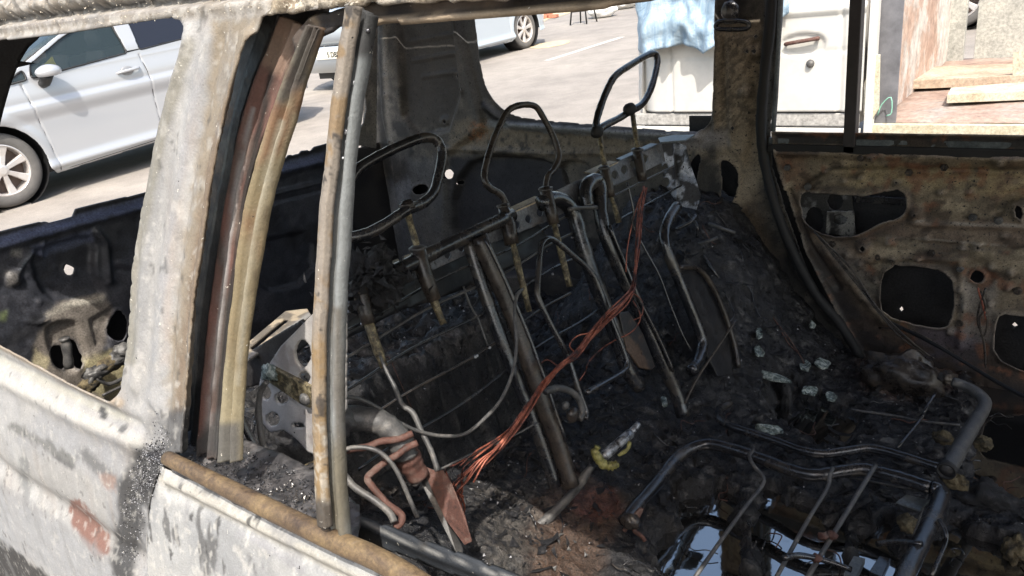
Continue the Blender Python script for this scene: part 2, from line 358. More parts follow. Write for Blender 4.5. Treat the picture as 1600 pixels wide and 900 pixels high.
# ================================================================== vehicles in the street
def lathe(prof, n, cx, cy, cz, ax='y'):                            # prof = (radius, offset along y)
    V = [];
    for r_, o_ in prof:
        for k in range(n): a = 2 * math.pi * k / n; V.append((cx + r_ * math.cos(a), cy + o_, cz + r_ * math.sin(a)))
    m = len(prof); Fc = [[i * n + k, i * n + (k + 1) % n, (i + 1) * n + (k + 1) % n, (i + 1) * n + k] for i in range(m - 1) for k in range(n)]
    return np.array(V), Fc
tyre_m = mat_plain('tyre', (.10, .095, .09), .85, var=.15); rim_m = mat_plain('alloy rim', (.55, .52, .5), .35, .5); hub_dark = mat_plain('dark brown brake hub', (.12, .085, .07), .7)  # hub is one even dark brown for the brake disc
def wheel(parent, x, side, r=.315, name='wheel', nsp=7, y0=0, simple=False):
    sg = -1 if side == 0 else 1                                    # outward direction in y
    w = empty(name, (x, y0 + (-sg) * .03, r)); w.parent = parent
    V, Fc = lathe([(r - .10, .0), (r - .075, sg * .012), (r - .03, sg * .01), (r - .006, -sg * .01), (r, -sg * .04), (r, -sg * .16), (r - .02, -sg * .2), (r - .1, -sg * .2), (r - .1, 0)], 48, 0, 0, 0)
    o = mesh('tyre', V, Fc, tyre_m, w)
    R_ = r - .095; pts = [lathe([(R_ + .002, .0), (R_ - .012, sg * .006), (R_ - .02, -sg * .01), (R_ - .03, -sg * .15)], 48, 0, 0, 0), lathe([(.055, -sg * .02), (.05, -sg * .004), (.03, sg * .004), (.001, sg * .005)], 24, 0, 0, 0)]
    for k in range(nsp):
        a = 2 * math.pi * k / nsp + .3; ca, sa = math.cos(a), math.sin(a); e = np.array([ca, 0, sa]); t = np.array([-sa, 0, ca]); y = np.array([0, sg, 0])
        r0, r1 = .04, R_ - .01; w0, w1 = .020, .038; ss = []
        for rr, ww, oo in ((r0, w0, -.004), ((r0 + r1) / 2, (w0 + w1) / 2 * .9, -.012), (r1, w1, -.004)):
            for sgn, dd in ((-1, -.012), (-.75, 0), (.75, 0), (1, -.012), (.9, -.04), (-.9, -.04)): ss.append(e * rr + t * ww * sgn + y * (oo + dd))
        f = []
        for i in range(2):
            for q in range(6): f.append([i * 6 + q, i * 6 + (q + 1) % 6, (i + 1) * 6 + (q + 1) % 6, (i + 1) * 6 + q])
        pts.append((np.array(ss), f))
    V, Fc = join(pts); mesh('rim', V, Fc, rim_m, w, smooth=False, bevel=.003)
    V, Fc = lathe([(R_ - .02, -sg * .1), (.09, -sg * .085), (.001, -sg * .08)], 32, 0, 0, 0); mesh('brake_disc', V, Fc, hub_dark, w)
    return w
glass_m, nt, b = newmat('tinted car glass'); b.inputs['Base Color'].default_value = (.03, .045, .05, 1); b.inputs['Roughness'].default_value = .04; b.inputs['Alpha'].default_value = .5
glass_dark = mat_plain('dark privacy glass', (.012, .013, .02), .05)
seal_m = mat_plain('black window seal', (.015, .015, .016), .5)
def rcut(poly, r=.03):
    p = np.array(poly, float); out = []
    for a, b, c in zip(np.roll(p, 1, 0), p, np.roll(p, -1, 0)):
        u = (a - b) / np.linalg.norm(a - b); v = (c - b) / np.linalg.norm(c - b); out += [tuple(b + u * r), tuple(b + (u + v) * r * .29), tuple(b + v * r)]
    return out
def make_car(name, loc, rz, slope, label, cat, group, paint_col, full=True, plate=None, sides=(0, 1)):
    th = math.atan(slope) * (-1 if rz > 0 else 1)
    t = empty(name, loc, label, cat, group, (0, th, rz)); W = 1.74
    pm = mat_plain('metallic paint ' + name, paint_col, .32, .25, 1.0, .5)
    z0 = .02
    arch = lambda cx: [(cx + .355 * math.cos(a), .31 + .355 * math.sin(a)) for a in np.linspace(math.radians(195), math.radians(-15), 16)]
    low = [(.03, .28), (.0, .55), (.07, .74), (.3, .85), (.8, .925), (1.15, .945)]
    gh = [(.98, .935), (1.25, 1.06), (1.66, 1.25), (2.0, 1.375), (2.3, 1.43), (2.9, 1.455), (3.5, 1.42), (3.85, 1.28), (4.15, 1.08)]
    outline = low[:4] + [(.8, .925)] + gh[0:] + [(4.25, 1.0), (4.3, .62), (4.24, .27), (3.80, .22)] + arch(3.42)[::-1] + [(3.04, .19), (1.25, .15)] + arch(.85)[::-1] + [(.48, .2)]
    fw = [(1.33, .965), (2.22, 1.015), (2.19, 1.385), (2.0, 1.345), (1.7, 1.235), (1.36, 1.075)]
    qw = [(1.08, .95), (1.29, .96), (1.29, 1.045), (1.2, 1.005)]
    rw = [(2.34, 1.02), (3.3, 1.06), (3.62, 1.12), (3.5, 1.3), (3.2, 1.385), (2.36, 1.395)]
    def prof(G_, V_):
        s_, z = G_[:, 0], G_[:, 1]
        h = -.30 * np.clip(z - .97, 0, 9) ** 1.0 - .05 * np.exp(-((z - .14) / .08) ** 2) * 0
        h += .030 * sst(.60, .72, z) - .018 * sst(.73, .79, z) - .035 * sst(.80, .99, z) * sst(1.1, .95, z) * .6
        h += .022 * np.exp(-((z - .22) / .045) ** 2) - .04 * sst(.22, .12, z)
        h -= .22 * sst(.55, -.02, s_) ** 2 + .2 * sst(3.9, 4.32, s_) ** 2
        for cx in (.85, 3.42): d = np.hypot(s_ - cx, z - .31); h += .018 * sst(.46, .37, d)
        for q in ([(1.29, .15), (1.27, .5), (1.23, .93)], [(2.32, .98), (2.34, .75), (2.3, .2)], [(3.2, 1.0), (3.22, .85), (3.05, .6), (3.0, .2)]):
            d, _ = segd(G_, q, False); h -= .011 * np.exp(-(d / .006) ** 2)
        d, _ = segd(G_, [(1.24, .185), (3.02, .215)], False); h -= .008 * np.exp(-(d / .006) ** 2)
        return h
    for side in (0, 1):
        if side not in sides: continue
        fr = Frame((0, W * side, z0), (1, 0, 0), (0, 0, 1), (0, -1 if side == 0 else 1, 0)); sg = -1 if side == 0 else 1
        mesh_cell = .009 if full else .02
        sheet('body_side', fr, outline, [rcut(x, .022) for x in (fw, qw, rw)], mesh_cell, None, (), prof, pm, t, .003, True)
        for nm, w_, gm_ in (('front_window', fw, glass_m), ('quarter_window', qw, glass_m), ('rear_window', rw, glass_dark)):
            big = [(x + (x - np.mean([q[0] for q in w_])) * .03, z + (z - np.mean([q[1] for q in w_])) * .06) for x, z in w_]
            g = sheet(nm, fr, big, (), .02, None, (), lambda G_, V_: -.30 * np.clip(G_[:, 1] - .97, 0, 9) - .008, gm_, t, .003, True)
            pts = [fr.at(x, z, -.30 * max(z - .97, 0) - .001) for x, z in rcut(w_, .022)]; pts.append(pts[0])
            tube('seal', pts, .008, seal_m, g, 1, 6)
        for q_ in ([(1.29, .17), (1.27, .5), (1.23, .93)], [(2.32, .98), (2.34, .75), (2.3, .2)], [(3.2, 1.0), (3.22, .85), (3.05, .6), (3.0, .22)], [(1.29, .17), (2.3, .195), (3.0, .22)]):
            g_ = np.array(crom(q_, 10)); h_ = prof(g_, None); tube('door_seam', [fr.at(a_, b_, c_ - .001) for (a_, b_), c_ in zip(g_, h_)], .0035, seal_m, t, 1, 6, 0)
        sheet('door_pillar_trim', fr, [(2.205, 1.018), (2.35, 1.024), (2.37, 1.392), (2.18, 1.386)], (), .03, None, (), lambda G_, V_: -.30 * np.clip(G_[:, 1] - .97, 0, 9) + .003, seal_m, t, .003, True)
        for cx in (.85, 3.42):
            wheel(t, cx, side, y0=W * side)
            V, Fc = lathe([(.36, sg * -.01), (.37, -sg * .1), (.36, -sg * .28), (.05, -sg * .28)], 32, cx, W * side, .31 + z0); mesh('wheel_arch', V, Fc, seal_m, t)
        # door handle with its recess, seam-high mirror, indicator
        hd = empty('door_handle', tuple(fr.at(2.16, .865, .012))); hd.parent = t
        V, Fc = tube_geo([(-.11, 0, -.006), (-.07, sg * .022, 0), (.0, sg * .03, .003), (.08, sg * .024, .006), (.11, 0, .008)], [.011, .014, .015, .014, .01], 4, 10, 0); mesh('grip', V, Fc, pm, hd)
        V, Fc = lump_geo((-.01, -.0 * sg, 0), (.062, .012, .042), 0, n=10); mesh('recess', V, Fc, mat_plain('handle recess', tuple(x * .55 for x in paint_col), .4), hd)
        tube('door_handle', [fr.at(3.02, .90, .005), fr.at(3.1, .905, .03), fr.at(3.2, .91, .005)], .013, pm, t)
        mr = empty('wing_mirror', tuple(fr.at(1.44, .985, .10))); mr.parent = t
        V, Fc = lump_geo((0, 0, .01), (.105, .085, .062), .06, n=14); m_ = V[:, 2] < -.02; V[m_, 2] = -.02 + (V[m_, 2] + .02) * .3; mesh('mirror_cap', V, Fc, pm, mr)
        V, Fc = tube_geo([(-.02, -sg * .02, -.02), (-.03, -sg * .05, -.07), (-.03, -sg * .1, -.075)], [.06, .045, .05], 3, 10, 0, flat=.8); mesh('mirror_foot', V, Fc, seal_m, mr)
        V, Fc = lump_geo(fr.at(1.12, .735, .014), (.05, .012, .022), 0, n=8); mesh('indicator', V, Fc, mat_plain('indicator lens', (.65, .35, .22), .2), t)
    def across(nm, prof_, mat_, crown=.03, inset=True, n=13, solid=.003):
        V = []; 
        for (s_, z) in prof_:
            ins = .30 * max(z - .97, 0) + (.22 * float(sst(.55, -.02, s_)) ** 2 + .2 * float(sst(3.9, 4.32, s_)) ** 2) + .004
            for k in range(n): f = k / (n - 1); y = ins + (W - 2 * ins) * f; V.append((s_ - (crown * 2 * math.sin(math.pi * f) if s_ < .4 else 0) + (crown * math.sin(math.pi * f) if s_ > 4 else 0), y, z0 + z + crown * math.sin(math.pi * f) ** .7 * (1 if z > .8 else 0)))
        m = len(prof_); Fc = [[i * n + k, i * n + k + 1, (i + 1) * n + k + 1, (i + 1) * n + k] for i in range(m - 1) for k in range(n - 1)]
        return mesh(nm, V, [f[::-1] for f in Fc], mat_, t, solid=solid)
    across('front_bumper', [(.04, .22), (.0, .4), (.0, .55), (.07, .74)], pm); across('bonnet', [(.07, .745), (.3, .855), (.7, .92), (.98, .94)], pm)
    across('windscreen', [(.98, .94), (1.4, 1.14), (1.9, 1.345), (2.05, 1.39)], glass_m); across('roof', [(2.05, 1.39), (2.3, 1.43), (2.9, 1.455), (3.5, 1.42)], pm)
    across('rear_window', [(3.52, 1.415), (3.85, 1.28), (4.12, 1.09)], glass_dark); tg_ = across('tailgate', [(4.125, 1.085), (4.25, 1.0), (4.30, .80), (4.3, .62)], pm)
    across('rear_bumper', [(4.31, .61), (4.33, .45), (4.26, .25)], pm)
    box('underbody', (2.15, W / 2, .22), (3.9, W - .5, .12), seal_m, t)
    if full:
        sm = mat_plain('car seat cloth', (.06, .065, .07), .9)
        for yy in (.45, 1.25):
            st_ = empty('seat', (2.0, yy, .3)); st_.parent = t
            V, Fc = tube_geo([(0, 0, .1), (.06, 0, .45), (.14, 0, .78)], [.2, .22, .16], 4, 12, 0, flat=.35); mesh('seat_back', V, Fc, sm, st_)
            V, Fc = lump_geo((.16, 0, .9), (.06, .13, .09), 0); mesh('headrest', V, Fc, sm, st_)
            V, Fc = box_geo((-.2, 0, .05), (.5, .45, .16)); mesh('seat_cushion', V, Fc, sm, st_, smooth=False, bevel=.04)
        V, Fc = lump_geo((1.35, W / 2, .88), (.16, .7, .1), 0); mesh('dashboard', V, Fc, seal_m, t)
        ring = [(1.62 + .05 * math.sin(a), .45 + .18 * math.cos(a), .93 + .17 * math.sin(a)) for a in np.linspace(0, 2 * math.pi, 25)]; tube('steering_wheel', ring, .014, seal_m, t, 1)
    if plate:
        pl = box('number_plate', (4.36, W / 2, .52), (.012, .52, .11), mat_plain('plate white', (.75, .73, .62), .5), t, bev=.003)
        tc = bpy.data.curves.new('plate_text', 'FONT'); tc.body = plate; tc.size = .098; tc.align_x = 'RIGHT'; tc.align_y = 'CENTER'; tc.extrude = .001; tc.offset = .0025
        to = bpy.data.objects.new('plate_text', tc); C.objects.link(to); dg = bpy.context.evaluated_depsgraph_get(); me = bpy.data.meshes.new_from_object(to.evaluated_get(dg)); bpy.data.objects.remove(to)
        o = bpy.data.objects.new('plate_lettering', me); C.objects.link(o); o.parent = pl; me.materials.append(mat_plain('plate black', (.02, .02, .02), .5))
        o.rotation_euler = (math.radians(90), 0, math.radians(90)); o.location = (4.3665, W / 2 + .24, .52)
        tr_ = [(4.02, W - .22, 1.14), (3.75, W - .30, 1.32)]
        mt_ = mat_plain('window edge trim', (.62, .58, .5), .4)
        y1, y0_ = W - .2, .2
        loop = [(4.155, y0_, 1.1), (4.185, W / 2, 1.1), (4.155, y1 - .05, 1.1), (4.10, y1, 1.15), (3.8, y1 - .09, 1.345), (3.72, y1 - .16, 1.385), (3.7, W / 2, 1.41), (3.72, y0_ + .16, 1.385), (4.10, y0_, 1.15), (4.155, y0_, 1.1)]
        tube('rear_window_trim', [(x + .01, y, z + z0 + .02) for x, y, z in loop], .010, mt_, t, 3, 6)
    return t
SIL = (.37, .38, .40)
silver = make_car('hatchback_car', (-7.38, 1.58, gz(0, 1.58)), math.pi / 2, .068, 'silver hatchback parked across the street, front wheel, mirror and front door showing at left', 'car', None, SIL)
prism('yellow_card', [(1.48, .28, 1.0), (1.68, .28, 1.0), (1.68, .30, 1.12)], (0, 1, 0), .004, mat_plain('yellow card', (.8, .75, .1), .6), silver)
c2 = make_car('parked_car', (-9.74, 11.65, gz(0, 11.65)), -math.pi / 2, .052, 'grey-blue car with white number plate parked behind the silver hatchback, wheel seen through quarter window', 'car', None, (.42, .47, .52), plate='5 DBS')
c3 = make_car('dark_car', (-2.4, 9.9, gz(0, 9.9) + .02), 0, 0, 'dark car just visible above the far side of the pickup bed', 'car', None, (.02, .022, .026), full=False, sides=(0,))
# ------------------------------------------------------------------ white pickup
VY = 3.9; vg = gz(0, VY)
pk = wempty('pickup_truck', (-1.2, VY + .8, vg), 'old white pickup truck parked beyond the car, flat bed with rusty metal and boards', 'truck')
vm = mat_tube('chalky white van paint', [(.25, (.44, .43, .395)), (.45, (.51, .50, .465)), (.7, (.54, .53, .50))], 1.6, (.4, .65), .08, .0006, fc=(.94, 1.05))
VF = Frame((0, VY, vg), (1, 0, 0), (0, 0, 1)); dkt = mat_plain('grey lower trim', (.33, .32, .30), .7, var=.4, sc=60)
def vbase(G_, V_):
    x, z = G_.T; h = -.12 * sst(-2.0, -2.22, x) ** 2 - .22 * np.clip(z - .95, 0, 3)
    for q in ([(-1.075, .3), (-1.075, 1.15), (-1.11, 1.3)], [(-1.95, .3), (-1.95, .9)]):
        d, _ = segd(G_, q, False); h -= .012 * np.exp(-(d / .008) ** 2)
    d, _ = segd(G_, [(-2.1, .755), (-1.0, .755)], False); h += -.004 * np.exp(-(d / .01) ** 2)
    d, _ = sdf(G_, rsmooth([(-1.36, .74), (-1.15, .74), (-1.15, .84), (-1.36, .84)], 2)); h -= .012 * sst(-.006, .006, d)
    h += .012 * sst(.915, .935, z) * sst(.97, .95, z); return h
arch = [(-1.62 + .36 * math.cos(a), .3 + .36 * math.sin(a)) for a in np.linspace(math.pi, 0, 14)]
cabo = [(-2.2, .3), (-2.22, .55), (-2.2, .88), (-2.12, 1.1), (-1.95, 1.62), (-1.8, 1.72), (-1.0, 1.72), (-.99, .47)]
sheet('cab_side', VF, cabo[:7] + [(-.965, .9), (-.965, .465), (-2.2, .465)], [rsmooth([(-1.95, 1.0), (-1.13, .99), (-1.13, 1.5), (-1.8, 1.5)], 1)], .01, None, (), vbase, vm, pk, .002, True)
sheet('lower_trim', VF, [(-2.19, .395), (-.975, .395), (-.975, .462), (-2.19, .462)], (), .01, None, (), lambda G_, V_: np.full(len(G_), -.008), dkt, pk, .002, True)
sheet('sill_panel', VF, [(-2.2, .16), (-.965, .16), (-.965, .392), (-2.2, .392)], (), .01, None, (), None, vm, pk, .002, True)
sheet('door_window', VF, [(-1.97, .98), (-1.11, .97), (-1.11, 1.52), (-1.8, 1.52)], (), .04, None, (), lambda G_, V_: -.22 * np.clip(G_[:, 1] - .95, 0, 3) - .01, glass_dark, pk, .002, True)
V = []; pf = [(-2.2, .2), (-2.23, .55), (-2.2, .9), (-2.0, 1.5), (-1.9, 1.68), (-1.6, 1.75), (-1.0, 1.74), (-.98, .4)]
for x, z in pf:
    for k in range(9): f = k / 8; V.append((x + .1 * (1 - math.sin(math.pi * f)) * (x < -1.8) - .02, VY + .02 + .22 * max(z - .95, 0) + (1.6 - .44 * max(z - .95, 0)) * f, vg + z))
mesh('cab_shell', V, [[i * 9 + k, (i + 1) * 9 + k, (i + 1) * 9 + k + 1, i * 9 + k + 1][::-1] for i in range(len(pf) - 1) for k in range(8)], vm, pk, solid=-.003)
hd = tube('door_handle', [VF.at(-1.33, .795, .0), VF.at(-1.32, .80, .014), VF.at(-1.19, .815, .014), VF.at(-1.185, .815, 0)], .010, M['tube_rust'], pk, 2)
V, Fc = lathe([(.001, -.012), (.014, -.012), (.018, -.004), (.02, .004)], 16, -1.215, VY - .004, vg + .70); mesh('door_lock', V, Fc, M['tube_grey'], pk)
for x, y in ((-1.72, VY), (-1.72, VY + 1.55), (.35, VY + .05), (.35, VY + 1.5)):
    V, Fc = lathe([(.2, -.0), (.24, -.02), (.3, -.02), (.325, .02), (.325, .16), (.3, .2), (.001, .2), (.001, .03), (.2, .02)], 32, x, y + .03, vg + .33); V[:, 1] += .12 if y < VY + 1 else -.1; mesh('wheel', V, Fc, tyre_m, pk)
bedm = mat_tube('rusted pink-brown bed plate', [(.3, (.19, .12, .09)), (.5, (.29, .215, .175)), (.65, (.27, .255, .24)), (.8, (.34, .31, .27))], 3, (.6, .85), .4, .002)
greym = mat_tube('galvanised grey sheet', [(.3, (.22, .22, .20)), (.5, (.33, .33, .30)), (.7, (.42, .41, .36))], 5, (.5, .7), .2, .001)
paley = mat_tube('cream stained metal', [(.3, (.33, .26, .15)), (.5, (.46, .42, .31)), (.7, (.52, .5, .42))], 9, (.5, .7), .2, .001)
BZ = vg + .42
V = []; nx, ny = 40, 20
for i in range(nx):
    for j in range(ny):
        x = -.90 + 2.6 * i / (nx - 1); y = VY + .04 + 1.6 * j / (ny - 1); V.append((x, y, BZ + .052 * (y - VY) + .012 * float(vn(np.array([x * 5, y * 3, 0.]))) - .014 * (j == 0)))
mesh('bed_floor', V, [[i * ny + j, (i + 1) * ny + j, (i + 1) * ny + j + 1, i * ny + j + 1] for i in range(nx - 1) for j in range(ny - 1)], bedm, pk, solid=.004)
box('bed_side_rail', (.4, VY + .02, BZ - .035), (2.72, .04, .05), paley, pk); box('bed_chassis', (.4, VY + .8, BZ - .13), (2.7, 1.3, .1), M['black'], pk)
box('headboard', (-.90, VY + .86, BZ + .40), (.03, 1.58, .75), mat_tube('pink-stained pale plate', [(.35, (.30, .19, .14)), (.47, (.38, .27, .21)), (.53, (.44, .40, .36)), (.7, (.50, .47, .42))], 1.7, (.6, .85), .3, .001), pk); box('headboard_edge', (-.885, VY + .045, BZ + .27), (.115, .012, .56), mat_plain('dark grey flap', (.13, .13, .14), .6, var=.3, sc=14), pk)
box('cab_rear_post', (-.935, VY + .0, BZ + .3), (.035, .05, .8), vm, pk)
box('corner_post', (-.85, VY + 1.585, BZ + .42), (.10, .05, .72), greym, pk); box('far_side_board', (.5, VY + 1.63, BZ + .19 + .08), (2.5, .03, .37), greym, pk)
for dx, s_ in ((0, 1), (1.3, 1)): box('side_board_rib', (.2 + dx, VY + 1.61, BZ + .27), (.05, .03, .36), greym, pk)
prism('latch_plate', [VF.P(1357, 84), VF.P(1376, 85), VF.P(1374, 170), VF.P(1362, 188), VF.P(1350, 178), VF.P(1351, 130), VF.P(1358, 112)], (0, -1, 0), -.012, paley, pk)
tube('green_cable', [VF.P(1371, 180), VF.P(1378, 163), VF.P(1392, 152), VF.P(1393, 176), VF.P(1385, 181)], .003, mat_plain('green cord', (.2, .42, .32), .6), pk, 3, 6)
zt = .052 * .9
def bd(px, py, h): return P(px, py, 'z', BZ + .05 + h)
wood = mat_tube('weathered pink board', [(.3, (.26, .18, .12)), (.5, (.37, .29, .215)), (.7, (.42, .37, .30))], 6, (.8, .95), .4, .002)
wood2 = mat_tube('pale weathered board', [(.3, (.33, .26, .17)), (.5, (.44, .40, .31)), (.7, (.49, .47, .41))], 8, (.8, .95), .4, .002)
def board(pts, h, th, mat_, label):
    q = [bd(x, y, h) for x, y in pts]; o = prism('board', q, (0, 0, 1), th, mat_); tag(o, label, 'board'); return o
board([(1418, 126), (1442, 104), (1592, 99), (1680, 96), (1700, 112), (1592, 118)], .05, .045, wood, 'pinkish timber board lying across the back of the pickup bed')
board([(1480, 148), (1486, 137), (1560, 131), (1700, 122), (1740, 136)], .03, .04, wood2, 'pale board at the near right of the pickup bed, nail holes on top')
q = [P(1583, 82, 'y', VY + .75), P(1640, 74, 'y', VY + .75), P(1650, 135, 'y', VY + .75), P(1590, 142, 'y', VY + .75), P(1582, 120, 'y', VY + .75)]
tag(prism('plywood_offcut', q, (0, -.6, .8), .05, wood2), 'rough-edged plywood offcut leaning on the pale board in the pickup bed', 'board')
# ------------------------------------------------------------------ tarpaulin over the cab
TV = []; nu, nv = 90, 60
hem_u = np.linspace(0, 1, nu)
for i in range(nu):
    u = hem_u[i]
    for j in range(nv):
        v = j / (nv - 1)
        x = -2.26 + .95 * u; fold = math.sin(u * 13 + 4 * float(vn(np.array([u * 3, v * 2, 5.]))) * 2.5) * .035 * v ** .6 + .012 * math.sin(u * 47 + v * 9 * u) * v + .05 * (float(vn(np.array([u * 9, v * 7, 1.]))) - .5) + .03 * (float(vn(np.array([u * 22, v * 15, 2.]))) - .5)
        hem = .80 + .05 * abs(math.sin(u * 9.0 + 1.1)) - .03 * math.sin(u * 4) + .13 * float(sst(.16, .0, u)) + .07 * float(sst(.75, 1, u)) + .02 * float(vn(np.array([u * 18, 0., 3.])))
        z = 1.6 - (1.6 - hem) * v; y = VY - .05 + .22 * max(z - .95, 0) * .95 - .05 * v - fold + .5 * float(sst(.2, 0, u)) ** 1.5
        TV.append((x, y, vg + z))
tm_, nt, b = newmat('pale blue tarpaulin'); vv = tco(nt); n1 = noise(nt, vv, 5, 7, .7, 1.5); n2 = noise(nt, tco(nt, (18, 18, 3)), 1.3, 6, .7, 2.0)
nt.links.new(mixc(nt, 1., ramp(nt, n2, [(.30, (.16, .25, .36)), (.50, (.24, .33, .41)), (.62, (.30, .38, .44)), (.78, (.25, .30, .35))]), ramp(nt, n1, [(.3, (.8,) * 3), (.7, (1.1,) * 3)]), 'MULTIPLY'), b.inputs['Base Color'])
b.inputs['Roughness'].default_value = .38; b.inputs['Subsurface Weight'].default_value = 0; bump(nt, b, n1, .7, .03)
tp = mesh('tarpaulin', TV, [[i * nv + j, i * nv + j + 1, (i + 1) * nv + j + 1, (i + 1) * nv + j] for i in range(nu - 1) for j in range(nv - 1)], tm_, solid=.002)
tag(tp, 'crumpled pale blue tarpaulin draped over the front of the white pickup cab', 'tarpaulin')
# ------------------------------------------------------------------ stool, sacks, bricks
sp = G(912, 37); stl = wempty('stool', tuple(sp), 'tall dark metal stool standing in the street beside white sacks', 'stool')
for k, (dx, dy) in enumerate(((-.2, -.2), (.2, -.2), (.2, .2), (-.2, .2))):
    tube('leg', [sp + (dx, dy, .0), sp + (dx * .55, dy * .55, .72)], .016, M['black'], stl, 1, 8)
rr = [sp + (.17 * a, .17 * b2, .25) for a, b2 in ((-1, -1), (1, -1), (1, 1), (-1, 1), (-1, -1))]; tube('footrest', rr, .011, M['black'], stl, 1, 8)
V, Fc = lathe([(.001, 0), (.17, 0), (.17, .03), (.001, .03)], 24, 0, 0, 0); V = V[:, [0, 2, 1]] + sp + (0, 0, .72); mesh('seat', V, Fc, mat_plain('stool seat', (.12, .06, .04), .6), stl)
sackm = mat_tube('white woven sack', [(.3, (.55, .54, .5)), (.6, (.74, .73, .7))], 8, (.7, .9), .6, .006)
for k, (x, y, r_, lb) in enumerate([(942, 27, .26, 'leftmost of the white sacks, plump, behind the stool'), (973, 14, .25, 'middle white sack lying beside the stool in the street'), (1000, 8, .22, 'rightmost white sack by the tarpaulin edge')]):
    c = G(x, y); tag(lump('sack', c + (0, 0, r_ * .55), (r_ * 1.3, r_, r_ * .65), sackm, amp=.3, seed=k + 3, n=18), lb, 'sack', 'white sacks in the street')
brm = mat_plain('red brick', (.42, .16, .10), .9, var=.2, sc=30)
for k, (x, y) in enumerate([(841, 29), (840, 24), (853, 29), (857, 26), (863, 28), (868, 28)]):
    c = G(x, y); tag(box('brick', c + (0, 0, .045), (.2, .11, .07), brm, ax=np.array([[math.cos(k), math.sin(k), 0], [-math.sin(k), math.cos(k), 0], [0, 0, 1]])), ['red brick nearest the grey-blue car wheel', 'red brick behind the one nearest the wheel', 'red brick left end of the right-hand row', 'red brick set back in the right-hand row', 'red brick second from right in the row', 'rightmost red brick, towards the stool'][k], 'brick', 'red bricks on the street')
#==CAR==
# ================================================================== burned-out estate car
car = wempty('burned_car', (-.5, 1.1, gz(0, 1.1)), 'burned-out estate car shell with ash-white side, seen through its glassless rear door', 'car')
